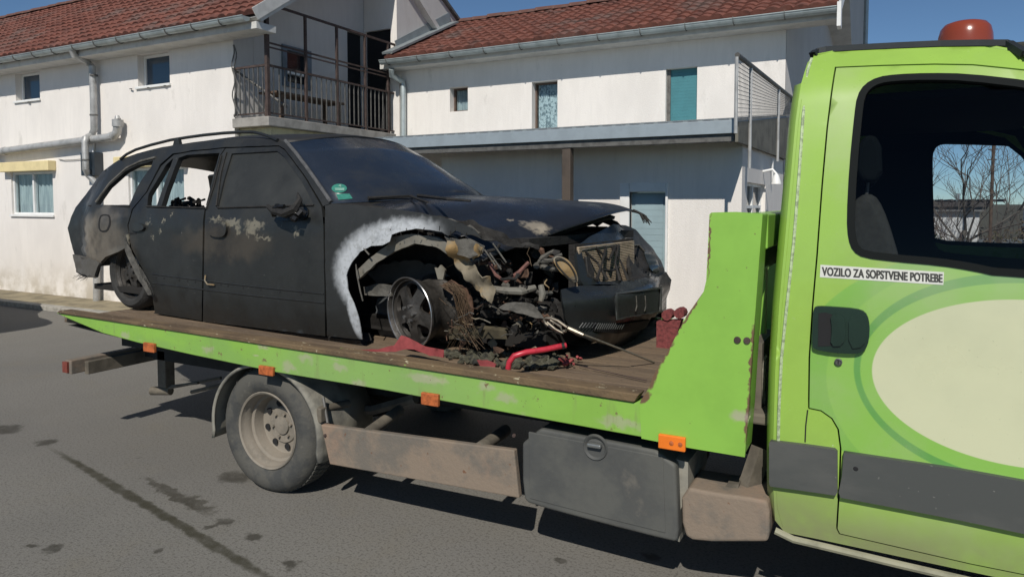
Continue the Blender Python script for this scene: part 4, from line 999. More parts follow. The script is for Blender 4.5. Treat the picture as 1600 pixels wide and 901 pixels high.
# ================================================================= BURNT ESTATE CAR
from mathutils.bvhtree import BVHTree
PH = R(4.6); CO = Vector((-2.13, 2.98, 0)); CA = Vector((math.cos(PH), -math.sin(PH), 0)); CBV = Vector((math.sin(PH), math.cos(PH), 0))
WID = 1.73
def W3(u, v, z): return CO + CA * u + CBV * v + Vector((0, 0, z))
def uvz(p): d = p - CO; return d.dot(CA), d.dot(CBV), p.z
def vside(u, z):
    v = .0
    if z < 1.10: v += .9 * (1.10 - z) ** 2
    if z > 1.45: v += .030 * min(1, (z - 1.45) / .17) ** 2
    if z > 1.62: v += (z - 1.62) * .50
    if z > 1.98: v += 2.0 * (z - 1.98) ** 2
    if u < -3.15: v += .75 * min(.5, -3.15 - u) ** 2
    if u > .30: v += .70 * min(.6, u - .30) ** 2
    return v
def PS(px, py, off=0.):
    v = .05; d = ray(px, py)
    for _ in range(14):
        t = ((CO - _C).dot(CBV) + v) / d.dot(CBV); q = _C + d * t; u, _, z = uvz(q); v = vside(u, z) - off
    t = ((CO - _C).dot(CBV) + v) / d.dot(CBV); return _C + d * t
def mirror(p): u, v, z = uvz(p); return W3(u, WID - v, z)
def uF(v, z):
    s = abs(v - WID / 2) / (WID / 2); u = .84 - .34 * s ** 3.2
    if z > 1.22: u -= .10 + (z - 1.22) * .55
    elif z > 1.17: u -= .10 * (z - 1.17) / .05
    if z < .98: u -= (.98 - z) * .8
    return u
def PF(px, py, off=0.):
    d = ray(px, py); prev = None; t = 2.4
    def h(t): u, v, z = uvz(_C + d * t); return u - uF(max(-.1, min(WID + .1, v)), z) - off
    last = h(t)
    while t < 6.5:
        t2 = t + .03; c = h(t2)
        if last > 0 >= c:
            for _ in range(20):
                m = (t + t2) / 2
                if h(m) > 0: t = m
                else: t2 = m
            return _C + d * t
        last = c; t = t2
    u, v, z = uvz(_C + d * 4.0); return PY(px, py, 4.6)
def car_mat(name, col, rough=.55):
    k = Mt(name, col, rough, coat=0, spec=.45)
    k.spots(tuple(c * 1.45 for c in col), 3.2, .44, .72, .6, stretch=(1, 1, .7)); k.spots(tuple(c * .6 for c in col), 6, .5, .7, .5, off=(4, 4, 1)); k.spots(tuple(c * 1.8 for c in col), 50, .60, .70, .5)
    return k
k = car_mat('sooty_paint', (.021, .022, .021))
def patch(px, r, col, amt=1., dist=.06, ds=16, soft=.4, rot=0.):
    q = PS(*px); f = k.ell((q.x, q.y, q.z), (r[0], .12, r[1]), soft, dist, ds, rot); k.over(k.math('MULTIPLY', f, amt), col)
patch((150, 375), (.42, .20), (.135, .115, .09), .9, .25, 5); patch((138, 372), (.20, .15), (.20, .17, .13), .75, .2, 7); patch((175, 330), (.2, .05), (.13, .115, .095), .7, .15, 9)
patch((185, 395), (.12, .05), (.16, .15, .13), .5, .15, 9)
patch((345, 380), (.45, .10), (.060, .050, .038), .8, .2, 8)
for p, r_ in (((338, 343), (.08, .018)), ((362, 348), (.09, .026)), ((398, 352), (.10, .03)), ((392, 362), (.05, .03)), ((412, 372), (.08, .012)), ((372, 358), (.02, .03)), ((462, 362), (.02, .03)), ((232, 347), (.035, .018)), ((255, 346), (.02, .012)), ((250, 360), (.018, .018)), ((238, 371), (.012, .02)), ((200, 372), (.02, .05)), ((268, 336), (.012, .012)), ((540, 330), (.06, .015))):
    patch(p, (r_[0] * .85, r_[1] * .8), (.26, .235, .175), .6, .11, 34, .5)
k.spots((.20, .19, .17), 32, .69, .73, .7, off=(2, 1, 7)); k.spots((.012, .012, .012), 2.2, .5, .68, .7)
M_soot = k.bump(14, .10, .006, 4).roughn(5, .34, .62).m
# front wing: bare whitened metal round the wheel arch
k = car_mat('whitened_wing', (.021, .022, .021))
q = PS(640, 432); ql = PS(525, 432); qt = PS(640, 343); qr = PS(676, 352)
acc = k.ell(tuple(q), (q.x - ql.x, .5, qt.z - q.z), .10, .045, 30)
q2 = PS(553, 490); acc = k.math('MAXIMUM', acc, k.ell(tuple(q2), (.040, .5, .14), .3, .02, 34, -.18))
xs_n = k.n.new('ShaderNodeSeparateXYZ'); k.l.new(k.tc, xs_n.inputs[0]); acc = k.math('MULTIPLY', acc, k.rng(xs_n.outputs[0], qr.x - .10, qr.x + .12, 1, 0))
k.over(k.math('MULTIPLY', acc, k.rng(k.noise(7, 6), .28, .5, .80, 1)), (.46, .48, .50)); k.spots((.20, .21, .22), 9, .54, .68, .65, mask=acc); k.spots((.30, .31, .31), 40, .5, .6, .6, mask=acc); k.spots((.10, .09, .08), 26, .66, .70, .8, mask=acc)
M_wing = k.bump(40, .25, .004).m
k = car_mat('sooty_bonnet', (.020, .022, .027), .3); M_bonnet = None
M_char = simple('charred_metal', (.022, .020, .018), .75, .1, vary=.5, scale=14, bump=.5)
M_ash = simple('ash_grey_metal', (.12, .113, .098), .8, .1, vary=.45, scale=14, bump=.5)
k = Mt('scorched_ochre', (.19, .175, .14), .8); k.spots((.26, .165, .06), 5, .46, .62, .8); k.spots((.10, .085, .06), 12, .55, .7, .8); M_ochre = k.bump(30, .5).m
M_rustb = simple('burnt_brown', (.12, .065, .04), .85, vary=.5, scale=20, bump=.4)
M_alu = simple('fire_greyed_alloy', (.085, .078, .070), .5, .5, vary=.5, scale=12, bump=.25)
M_lipm = simple('bright_alloy', (.45, .45, .45), .3, .9, vary=.3, scale=12)
M_inner = simple('burnt_interior', (.016, .014, .012), .95, vary=.4)
M_wire = simple('steel_cord', (.095, .060, .032), .8, vary=.4, scale=30)
CAR = thing('burnt_estate_car', (CO.x, CO.y + .8, .86), 'fire gutted black estate car with missing front wheel tyre on the truck bed', 'car')
qwin = [(149, 320), (170, 291), (197, 267), (215, 258), (239, 251), (236, 262), (230, 268), (215, 291), (202, 320)]
side = [(130, 432), (119, 425), (117, 400), (113, 387), (105.5, 356), (111, 339), (118, 324), (134, 304), (161, 267), (185, 250), (205, 243), (224, 237), (254, 230), (284, 225), (320, 220), (359, 217.5), (434, 218.5), (448, 222), (480, 262), (518, 317), (505, 322), (477, 275), (445, 233), (436, 227), (353, 230), (300, 235), (270, 240), (250, 257), (228, 300), (206, 327), (199, 352), (203, 384), (185, 393), (165, 401), (152, 415), (147, 434)]
def both(name, o_, h_, mat, thick=.012, step=9, j=0, far=True, off=0.):
    a = panel(name, o_, h_, lambda x, y: PS(x, y, off), mat, CAR, thick, step, j)
    if far: panel(name, o_, h_, lambda x, y: mirror(PS(x, y, off)), mat, CAR, thick, step, j, side=Vector((0, 1, .05)))
    return a
both('side_panel', side, [qwin], M_soot, .03, 8, .003)
rwin1 = [(230, 321), (232, 303), (248, 277), (259, 258), (271, 247), (245, 321)]; rwin2 = [(252, 322), (262, 292), (273, 262), (279, 247), (292, 242), (343, 239), (335, 267), (321, 324)]
rdoor = [(208, 327), (230, 300), (252, 259), (272, 242), (300, 237), (351, 232), (344, 242), (332, 290), (320, 326), (317, 346), (315, 501), (242, 489), (238, 462), (226, 426), (205, 387), (201, 352)]
both('rear_door', rdoor, [rwin1, rwin2], M_soot, .035, 8, .002)
fwin = [(340, 323), (350, 280), (362, 240), (433, 236), (444, 245), (470, 281), (490, 319)]
fdoor = [(322, 326), (334, 290), (346, 242), (353, 232), (436, 229), (445, 235), (476, 277), (502, 322), (505, 345), (508, 525), (317, 502), (320, 346)]
fd = both('front_door', fdoor, [fwin], M_soot, .035, 8, .001)
k = car_mat('sooted_glass', (.024, .025, .023), .5); k.spots((.06, .06, .055), 2, .4, .7, .6); M_sglass = k.m
both('window_glass', grow(fwin, -2.5), [], M_sglass, .004, 12, 0, True, -.012)
for ln in ([(345, 300), (352, 262), (360, 240)], [(237, 322), (322, 323)]): pass
for ln in ([(354, 238), (345, 270), (338, 322)], [(322, 327), (334, 291), (346, 243)], [(340, 324.5), (490, 320.5)], [(229, 322.5), (322, 325)], [(139, 321.5), (202, 322.5)]):
    MB().tube([PS(*p, .005) for p in ln], .006, 6).build('window_trim', M_char, CAR, True)
# body crease with bare clip holes, and the strip below
MB().tube([PS(*p, .004) for p in ((150, 316), (172, 286), (198, 262.5), (220, 252), (243, 246))], .010, 7).build('window_frame', M_ash, CAR, True)
cl_ = [(238, 428), (300, 436), (400, 448), (506, 459)]
for dy, dx in ((0, 0), (14, 0)): MB().tube([PS(x, y + dy, .001) for x, y in cl_], .0045, 5).build('crease', M_soot, CAR, True)
for px_ in (244, 256, 280, 293, 305, 345, 356, 380, 407, 437, 470):
    y_ = 430 + (px_ - 238) * .112; q = PS(px_, y_ + 3, .001); MB().lathe([(.001, -.001), (.007, -.001), (.007, .003)], q, 'Y', 8).build('clip_hole', M_black, CAR)
MB().tube([PS(321, 430, .01), PS(320, 438, .02), PS(324, 444, .02), PS(335, 445, .012)], .005, 6).build('melted_drip', M_ochre, CAR, True)
both('sill', [(238, 490), (316, 503), (508, 526), (562, 532), (566, 541), (505, 537), (316, 514), (240, 500)], [], M_char, .08, 9, .006, True, -.02)
# door handles
for pts in ([(324, 347), (332, 343), (350, 346), (353, 352), (352, 366), (345, 371), (328, 369), (323, 360)], [(202, 349), (212, 348), (224, 351), (224, 359), (212, 362), (203, 358)]):
    panel('handle', sm(pts, 1), [], lambda x, y: PS(x, y, .018), M_soot, CAR, .018, 6)
    q = PS((pts[0][0] + pts[4][0]) / 2, pts[4][1] + 2, .002); MB().box(q.x - .05, q.x + .05, q.y - .004, q.y + .004, q.z - .006, q.z + .004).build('handle_gap', M_black, CAR)
# filler flap
ff_ = sm([(155, 337), (163, 334), (172, 336), (173, 350), (168, 362), (157, 363), (153, 355)], 1)
panel('filler_recess', ff_, [grow(ff_, 2.2)], lambda x, y: PS(x, y, .003), M_black, CAR, .003, 5); panel('filler_flap', grow(ff_, 2.5), [], lambda x, y: PS(x, y, .004), M_soot, CAR, .004, 5)
# peeling trim at the rear arch
panel('peeled_trim', [(192, 368), (200, 384), (212, 408), (222, 432), (237, 459), (232, 461), (214, 432), (204, 412), (195, 390)], [], lambda x, y: PS(x, y, .02 + (y - 368) * .0003), M_ash, CAR, .006, 6, .006)
for i in range(5): MB().tube([PS(210 + i * 3, 405 + i * 4, .025), PS(222 + i * 3, 432 + i * 3, .045), PS(228 + i * 3, 452 + i * 2, .03)], .0015, 4).build('frayed_fibre', M_ash, CAR)
# roof, tail, windscreen lofted between the two sides
def loft(name, edge, mat, bulge, nt=18, crown=.05, fwd=0., parent=None, thick=.01, up=None, jit=0, sg=1):
    v = []; f = []; n = len(edge)
    for i, p in enumerate(edge):
        q = mirror(p)
        for j in range(nt + 1):
            t = j / nt; w_ = 1 - (2 * t - 1) ** 2; w2 = 1 - abs(2 * t - 1) ** 3
            a = p.lerp(q, t) + Vector((0, 0, crown if not callable(crown) else crown(i)) ) * w_ + CA * (fwd if not callable(fwd) else fwd(i)) * w2
            if jit: a += Vector((noise.noise(a * 9), noise.noise(a * 9 + Vector((5, 5, 5))), noise.noise(a * 9 + Vector((1, 7, 2))))) * jit
            v.append(a)
    for i in range(n - 1):
        for j in range(nt): a = i * (nt + 1) + j; f.append((a, a + 1, a + nt + 2, a + nt + 1) if sg > 0 else (a, a + nt + 1, a + nt + 2, a + 1))
    o = mesh(name, v, f, mat, parent or CAR, True); solid(o, thick, -1); return o, v, f
k = car_mat('sooty_roof', (.020, .020, .020), .6); M_roof = k.m
re_ = [PS(*p) for p in ((163, 266), (185, 250.5), (224, 238), (284, 226), (330, 219.5), (390, 218), (434, 219), (447, 222.5))]
loft('roof', re_, M_roof, 0, crown=.075, fwd=lambda i: .14 * (i / 7) ** 2 - .1 * (1 - i / 7) ** 2, sg=-1)
k = Mt('sooted_windscreen', (.018, .024, .036), .20, spec=.6); k.spots((.035, .037, .04), 2.5, .45, .7, .8); k.roughn(4, .10, .35); M_ws = k.m
wse = [PS(*p) for p in ((448, 223), (464, 242), (480, 263), (499, 290), (518, 317.5))]
wo_, wv, wf = loft('windscreen', wse, M_ws, 0, crown=lambda i: .065 - .035 * i / 4, fwd=lambda i: .15 + .10 * i / 4, sg=-1)
wb = BVHTree.FromPolygons(wv, wf)
def hitw(x, y, off=.004):
    d = ray(x, y).normalized(); loc, nor, _, _ = wb.ray_cast(_C, d)
    if loc is None: return PS(x, y)
    if nor.dot(d) > 0: nor = -nor
    return loc + nor * off
MB().tube([PS(*p, .004) for p in ((446, 220), (464, 241), (481, 264), (500, 291), (517, 316))], .012, 8).build('pillar_trim', simple('grey_ash_trim', (.10, .10, .10), .6, vary=.4, scale=20), CAR, True)
M_stk = simple('faded_green_sticker', (.045, .23, .175), .5, vary=.2, scale=60)
cc = [(530 + 12 * math.cos(t), 295 + 7 * math.sin(t)) for t in [i * math.pi / 10 for i in range(20)]]
s1 = panel('round_sticker', cc, [], lambda x, y: hitw(x, y), M_stk, wo_, .0008, 6, smooth=False)
panel('sticker_bar', [(523, 295), (538, 295), (538, 299), (524, 299)], [], lambda x, y: hitw(x, y, .007), simple('pale_green', (.22, .42, .34), .5), wo_, .0005, 6, smooth=False)
panel('sticker_digit', [(531, 289.5), (533, 289.5), (533, 294), (531.8, 294), (531.8, 292.8), (529, 292.8), (529, 292)], [], lambda x, y: hitw(x, y, .007), simple('pale_green', (.22, .42, .34), .5), wo_, .0005, 6, smooth=False)
panel('small_sticker', [(525, 303.5), (546, 303.5), (551, 311), (529, 313)], [], lambda x, y: hitw(x, y), M_stk, wo_, .0008, 6, smooth=False)
for ln in ([(652, 310), (700, 311), (735, 314)], [(575, 314), (640, 311), (668, 316)]):
    MB().tube([hitw(*p, .02) for p in ln], [.012, .009, .006], 6).build('wiper', M_char, CAR)
# tail: lower tailgate and hanging bumper
tl = [PS(*p) for p in ((152, 267), (150, 269))]
loft('tailgate', [PS(*p) for p in ((118, 325), (111, 339), (107, 356), (113, 387), (117, 400), (119, 420))], M_soot, 0, crown=.0, fwd=-.12, nt=14, sg=1)
k = car_mat('burnt_bumper', (.09, .082, .07)); M_rb = k.bump(30, .4).m
panel('rear_bumper', [(112, 397), (122, 399), (150, 408), (155, 411), (148, 428), (146, 433), (128, 429), (120, 424), (116, 412)], [], lambda x, y: PS(x, y, .02), M_rb, CAR, .02, 6, .012)
for i in range(14): 
    a = PS(122 + random.uniform(0, 22), 428 + random.uniform(0, 3), .02); MB().tube([a, a + Vector((-.05 - random.random() * .08, 0, -.01 - random.random() * .04))], .0015, 4).build('frayed_fibre', M_char, CAR)
# roof rails
for far in (False, True):
    g = (lambda p: mirror(p)) if far else (lambda p: p)
    rl = MB().tube([g(PS(*p, .01)) for p in ((188, 249), (198, 241), (212, 234), (236, 226.5), (266, 219), (294, 214.5), (320, 211), (350, 208), (380, 206.3), (396, 206.6), (408, 209), (420, 213), (434, 219))], .011, 8).build('roof_rail', M_soot, CAR, True)
    MB().prism([(0, 0)] * 0 or [(-.05, -.03), (.04, -.03), (.02, .03), (-.02, .03)], lambda p, q, t: g(PS(278, 222)) + CA * p + Vector((0, 0, q + .0)) + CBV * t, -.012, .012).build('rail_foot', M_soot, rl)
# arch linings and floor
def carbox(name, u0, u1, v0, v1, z0, z1, mat, parent=CAR, kind=None):
    m = MB(); m.add([W3(u, v, z) for z in (z0, z1) for v in (v0, v1) for u in (u0, u1)], [(0, 2, 3, 1), (4, 5, 7, 6), (0, 1, 5, 4), (2, 6, 7, 3), (0, 4, 6, 2), (1, 3, 7, 5)]); return m.build(name, mat, parent, kind=kind)
carbox('floor_pan', -3.3, -.75, .06, WID - .06, .99, 1.03, M_inner); carbox('bay_back', -.7, .42, WID - .34, WID - .30, .98, 1.50, M_inner); carbox('slam_panel', .46, .56, .20, WID - .2, 1.43, 1.475, M_char); carbox('lamp_support', .30, .34, .85, WID - .06, 1.0, 1.47, M_inner)
carbox('firewall', -.80, -.76, .10, WID - .10, 1.0, 1.60, M_inner)
carbox('boot_floor', -3.5, -2.3, .30, WID - .30, 1.20, 1.24, M_inner); carbox('inner_sill', -2.2, -.6, .08, .2, .90, 1.0, M_inner); carbox('underbody', -2.3, -.3, .3, WID - .3, .92, .99, M_inner)
for v0 in (.10, WID - .13): carbox('door_lining', -2.3, -.78, v0, v0 + .03, 1.03, 1.57, M_inner)
carbox('seat_frame', -2.1, -1.75, .55, 1.2, 1.03, 1.5, M_inner)
m = MB()
for i in range(34):
    a = Vector((random.uniform(270, 314), random.uniform(311, 323))); q = PY(a.x, a.y, 3.7 + random.uniform(-.2, .2)); m.tube([q + Vector((0, 0, -.1)), q, q + Vector((random.uniform(-.07, .07), 0, random.uniform(-.02, .02)))], random.uniform(.008, .02), 5)
m.build('seat_remains', M_char, CAR, kind='stuff')
# wheels of the car
def car_rim(parent, c, rad, M4, mat, tyre=None, lipm=M_lipm):
    def T(p): return c + M4 @ Vector(p)
    outer = [(rad * .95 * math.cos(t), rad * .95 * math.sin(t)) for t in [2 * math.pi * i / 50 for i in range(50)]]
    holes = []
    for i in range(5):
        t = 2 * math.pi * i / 5 + .35
        hp_ = [(.42, -.10), (.58, -.24), (.80, -.30), (.86, -.12), (.87, .12), (.80, .30), (.58, .24), (.42, .10)]
        holes.append(sm([(rad * r_ * math.cos(t + a), rad * r_ * math.sin(t + a)) for r_, a in [(r_, a * 1.25) for r_, a in hp_]], 1))
    def pj(x, z):
        r_ = math.hypot(x, z) / rad; return T((x, -.0 + .035 * (r_) ** 2 - .02 * (r_ < .25) + .012, z))
    nrm = M4 @ Vector((0, -1, 0))
    panel('spoke_face', outer, holes, pj, mat, parent, .022, rad * .11, side=nrm)
    m = MB(); pr = [(.93, .05), (.97, .02), (1.03, -.002), (1.045, .004), (1.04, .014), (.985, .022), (.95, .045), (.93, .07), (.86, .09), (.84, .13), (.93, .17), (1.02, .185), (1.03, .19), (1.0, .195), (.9, .18)]
    base = []
    mm = MB().lathe([(r_ * rad, a) for r_, a in pr], (0, 0, 0), 'Y', 56); mm.v = [T(p) for p in mm.v]; mm.build('barrel', mat, parent, True)
    for q_, w_ in ((1.040, .0045), (.955, .003)):
        MB().tube([T((q_ * rad * math.cos(t), (.0 if q_ > 1 else .022), q_ * rad * math.sin(t))) for t in [2 * math.pi * i / 56 for i in range(57)]], w_, 6, cap=False).build('rim_lip', lipm, parent, True)
    for i in range(5):
        t = 2 * math.pi * i / 5; cc_ = Vector((rad * .22 * math.cos(t), -.0, rad * .22 * math.sin(t)))
        b_ = MB().lathe([(.001, -.012), (.011, -.012), (.012, .02)], cc_, 'Y', 6); b_.v = [T(p) for p in b_.v]; b_.build('wheel_bolt', lipm, parent)
    d_ = MB().lathe([(.001, .10), (rad * .7, .10), (rad * .7, .125), (.001, .125)], (0, 0, 0), 'Y', 36); d_.v = [T(p) for p in d_.v]; d_.build('brake_disc', M_rustb, parent, True)
    if tyre:
        t_ = MB().lathe([(r_ * rad, a) for r_, a in ((1.03, .0), (1.12, -.02), (1.28, -.02), (1.40, .0), (1.46, .03), (1.46, .16), (1.38, .19), (1.03, .19))], (0, 0, 0), 'Y', 48); t_.v = [T(p) for p in t_.v]; t_.build('tyre', tyre, parent, True)
def cm(steer, tilt=0): return Matrix(((CA.x, CBV.x, 0), (CA.y, CBV.y, 0), (0, 0, 1))) @ Matrix.Rotation(steer, 3, 'Z') @ Matrix.Rotation(tilt, 3, 'X')
ZD = zdeck(-2.1)
FW = bpy.data.objects.new('front_wheel', None); COL.objects.link(FW); par(FW, CAR)
cf = PY(639, 489, 3.10); car_rim(FW, cf, .187, cm(R(-12), R(3)), M_alu)
RW = bpy.data.objects.new('rear_wheel', None); COL.objects.link(RW); par(RW, CAR)
crw = PS(190, 446); u_, _, z_2 = uvz(crw); car_rim(RW, W3(u_, .07, .865 + .285), .195, cm(0), M_alu, simple('charred_tyre', (.035, .034, .032), .9, vary=.4, scale=10, bump=.5), M_alu)
for src_, u0, st in ((FW, 0, 0), (RW, u_, 0)):
    w2 = bpy.data.objects.new(src_.name.split('.')[0], None); COL.objects.link(w2); par(w2, CAR)
    mm_ = Matrix(((CA.x, CBV.x, 0), (CA.y, CBV.y, 0), (0, 0, 1))) @ Matrix.Rotation(math.pi, 3, 'Z'); car_rim(w2, W3(u0 if u0 else -.05, WID - .07, .865 + (.195 if src_ is FW else .285)), .195, mm_, M_alu, M_tyre if src_ is RW else None, M_alu)
m = MB(); 
for i in range(20): t = R(8 * i + 14); m.v += [W3(u_ + .33 * math.cos(t), .10, 1.15 + .33 * math.sin(t)), W3(u_ + .33 * math.cos(t), .45, 1.15 + .33 * math.sin(t))]
for i in range(19): m.f.append((2 * i, 2 * i + 1, 2 * i + 3, 2 * i + 2))
m.add([W3(u_ - .35, .44, .95), W3(u_ + .35, .44, .95), W3(u_ + .35, .44, 1.5), W3(u_ - .35, .44, 1.5)], [(0, 1, 2, 3)]); m.build('arch_liner', M_inner, CAR)
# front wing and torn inner arch
fender = [(508, 322), (519, 318), (560, 321), (600, 325), (650, 331), (690, 339), (722, 349), (741, 358), (752, 372), (742, 366), (726, 367), (712, 360), (700, 369), (690, 362), (672, 359), (650, 357), (630, 361), (612, 366), (609, 377), (598, 383), (580, 384), (563, 393), (549, 410), (541, 430), (543, 452), (553, 474), (561, 500), (566, 530), (511, 525), (508, 400)]
panel('front_wing', fender, [], lambda x, y: PS(x, y), M_wing, CAR, .006, 6, .003)
panel('front_wing', fender, [], lambda x, y: mirror(PS(x, y)), M_soot, CAR, .006, 9, 0, side=Vector((0, 1, 0)))
arch = [(558, 422), (580, 401), (606, 382), (612, 370), (647, 365), (682, 371), (700, 379), (716, 392), (712, 404), (699, 397), (682, 386), (647, 380), (615, 393), (587, 412), (560, 436)]
M_archm = Mt('scorched_arch', (.165, .155, .13), .8); M_archm.spots((.21, .18, .13), 15, .48, .7, .5); M_archm.spots((.07, .065, .05), 16, .56, .68, .8); M_archm = M_archm.bump(30, .4).m
panel('inner_arch', arch, [], lambda x, y: PS(x, y, -.05 + .012 * math.sin(x * .09)), M_archm, CAR, .02, 6, .006)
sheet_ = [(696, 379), (712, 377), (735, 380), (755, 384), (752, 398), (738, 408), (745, 422), (752, 434), (766, 433), (774, 454), (770, 475), (761, 470), (752, 452), (758, 466), (741, 450), (724, 430), (710, 412), (701, 400)]
k = Mt('scorched_ochre_sheet', (.20, .17, .12), .8); k.spots((.29, .18, .065), 5, .42, .58, .85); k.spots((.09, .075, .05), 14, .55, .68, .8); M_och2 = k.bump(26, .5).m
panel('torn_sheet', sheet_, [], lambda x, y: PS(x, y, -.03 + .03 * math.sin(x * .11) + .02 * math.sin(y * .15)), M_och2, CAR, .006, 5, .014)
panel('torn_flap', [(695, 371), (712, 373), (740, 377), (755, 385), (752, 397), (735, 404), (715, 397), (700, 386)], [], lambda x, y: PS(x, y, -.02), M_ash, CAR, .004, 6, .015)
panel('arch_bracket', [(568, 448), (590, 443), (612, 447), (611, 463), (570, 461)], [], lambda x, y: PS(x, y, -.14), M_ash, CAR, .02, 6, .004)
panel('liner_scrap', [(575, 425), (600, 412), (640, 405), (672, 412), (700, 430), (640, 440), (590, 445)], [], lambda x, y: PS(x, y, -.32), simple('dark_liner', (.06, .058, .052), .9), CAR, .01, 8, .02)
panel('strut_tower', [(640, 455), (590, 468), (585, 500), (598, 540), (640, 540)], [], lambda x, y: PS(x, y, -.30), simple('dark_liner', (.10, .11, .115), .7, vary=.5), CAR, .02, 8, .02)
MB().tube([PS(556, 412, -.03), PS(558, 430, -.01), PS(563, 455, 0), PS(567, 470, .0)], .004, 5).build('bent_rod', M_ash, CAR)
MB().tube([PS(563, 380, -.02), PS(570, 390, 0), PS(577, 398, .0)], .005, 5).build('bent_rod', M_ash, CAR)
carbox('bay_wall', -.78, .30, WID - .22, WID - .18, .98, 1.40, M_inner); carbox('engine_floor', -.76, .6, .30, WID - .2, .90, .98, M_inner); carbox('engine_block', -.55, .25, .62, 1.25, .98, 1.42, M_char)
carbox('inner_wall', -.76, .2, .44, .50, .95, 1.46, M_char); carbox('chassis_leg', -.7, .66, .40, .50, 1.02, 1.13, M_char)
# bonnet: buckled sheet, popped up at the front
def bon(s, t):
    u = -.80 + 1.42 * s + .06 * (1 - (2 * t - 1) ** 2) * s; v = .085 + (WID - .17) * t
    e = abs(2 * t - 1)
    zr = 1.638 + .045 * (1 - e ** 2.2)                      # rear edge
    zf = 1.440 + (1.600 - 1.440) * min(1, t * 1.15) + .075 * (1 - e ** 2)
    a = s ** 1.7
    z = zr * (1 - a) + zf * a + .035 * math.sin(s * math.pi) * (1 - .5 * e)
    if t < .35: 
        w_ = (1 - t / .35); z += -.035 * w_ * s + .022 * w_ * w_ * math.sin(s * 15 + 1) * s; v += .03 * w_ * math.sin(s * 11) 
    if s > .88: z -= .05 * ((s - .88) / .12) ** 2 * (1 - .6 * t)
    u += .05 * math.sin(t * 5) * s - (.30 * (1 - t) ** 2) * s
    p = W3(u, v, z)
    return p + Vector((0, 0, .010 * noise.noise(Vector((s * 4, t * 4, 2)))))
vv = []; ff2 = []; ns, nt = 44, 36
for i in range(ns + 1):
    for j in range(nt + 1): vv.append(bon(i / ns, j / nt))
for i in range(ns):
    for j in range(nt):
        if (j == 0 and random.random() < .25 and i > 15) or (i == ns - 1 and j > 28 and random.random() < .6): continue
        a = i * (nt + 1) + j; ff2.append((a, a + nt + 1, a + nt + 2, a + 1))
k = car_mat('sooty_bonnet', (.014, .016, .021), .3); bb_ = BVHTree.FromPolygons(vv, ff2)
def hitb(x, y):
    loc = bb_.ray_cast(_C, ray(x, y).normalized())[0]; return loc if loc is not None else PS(x, y)
for p, r_ in (((838, 354), (.10, .05, .03)), ((862, 369), (.05, .04, .03)), ((798, 343), (.015, .015, .02)), ((846, 360), (.03, .05, .03))):
    q = hitb(*p); k.over(k.math('MULTIPLY', k.ell(tuple(q), r_, .5, .09, 30), .7), (.30, .26, .20))
k.roughn(4, .16, .42); M_bonnet = k.m
bn = mesh('bonnet', vv, ff2, M_bonnet, CAR, True); solid(bn, .006, -1)
vl = []; fl = []; nls, nlt = 20, 18
for i in range(nls + 1):
    for j in range(nlt + 1): vl.append(bon(.25 + .70 * i / nls, .04 + .72 * j / nlt) - Vector((0, 0, .035 + .03 * i / nls)))
for i in range(nls):
    for j in range(nlt): a = i * (nlt + 1) + j; fl.append((a, a + nlt + 1, a + nlt + 2, a + 1))
solid(mesh('bonnet_liner', vl, fl, M_inner, CAR, True), .02, -1)
# bright torn edge of the bonnet
MB().tube([bon(s, .004) + Vector((0, -.004, .002)) for s in [.42 + i * .02 for i in range(27)]], .0035, 5).build('bonnet_edge', M_ash, CAR)
for i in range(9):
    p = bon(1, .86 + i * .016); MB().tube([p, p + Vector((.03 + .02 * random.random(), 0, -.02)), p + Vector((.05 + .03 * random.random(), 0, -.05 - .04 * random.random()))], [.008, .006, .003], 5).build('torn_strip', M_char, CAR)
# cowl strip between screen and bonnet
loft('cowl', [PS(517, 318, .0), PS(530, 322, -.02), PS(560, 325, -.02)], M_char, 0, crown=.02, fwd=.24, nt=14, sg=-1)
# front end
fp = [(900, 384), (925, 368), (958, 350), (978, 352), (993, 358), (1006, 373), (1022, 390), (1033, 408), (1039, 422), (1036, 436), (1015, 443), (985, 444), (930, 444), (912, 446), (906, 436), (902, 410)]
fhole = [(908, 393), (935, 387), (965, 384), (998, 384), (1010, 398), (1017, 418), (1014, 433), (985, 438), (930, 440), (918, 425)]
k = car_mat('sooty_front', (.017, .020, .021), .33); M_front = k.roughn(8, .2, .5).m
front_side = (CA + Vector((0, 0, .1)))
panel('front_panel', fp, [fhole], lambda x, y: PF(x, y), M_front, CAR, .02, 6, .004, side=front_side)
bmp = [(876, 452), (905, 446), (950, 446), (1000, 441), (1030, 432), (1041, 425), (1049, 437), (1047, 452), (1041, 466), (1041, 488), (1037, 515), (1031, 533), (1000, 541), (955, 540), (922, 532), (898, 520), (884, 500), (880, 475)]
bs_ = panel('front_bumper', bmp, [], lambda x, y: PF(x, y, .02 - .012 * math.cos((y - 440) * .09)), M_front, CAR, .02, 6, .003, side=front_side)
npl_ = [(963, 458), (1034, 449), (1033, 487), (965, 499)]
MB().tube([PF(x, y, .004) for x, y in ((908, 391), (935, 386), (965, 383), (998, 383), (1012, 398))], .007, 6).build('grille_frame', M_ash, CAR, True)
pl_ = panel('number_plate_holder', npl_, [], lambda x, y: PF(x, y, .045), simple('burnt_plate', (.022, .026, .024), .6, vary=.5, scale=60), CAR, .012, 8, side=front_side)
panel('plate_rim', grow(npl_, -1), [grow(npl_, 1.5)], lambda x, y: PF(x, y, .051), simple('burnt_plate_rim', (.05, .055, .052), .5), pl_, .004, 8, side=front_side)
for i in range(6): MB().tube([PF(905 + i * 5, 512, .03), PF(911 + i * 5, 504, .03)], .0025, 4).build('vent_fin', M_ash if 0 else M_front, CAR)
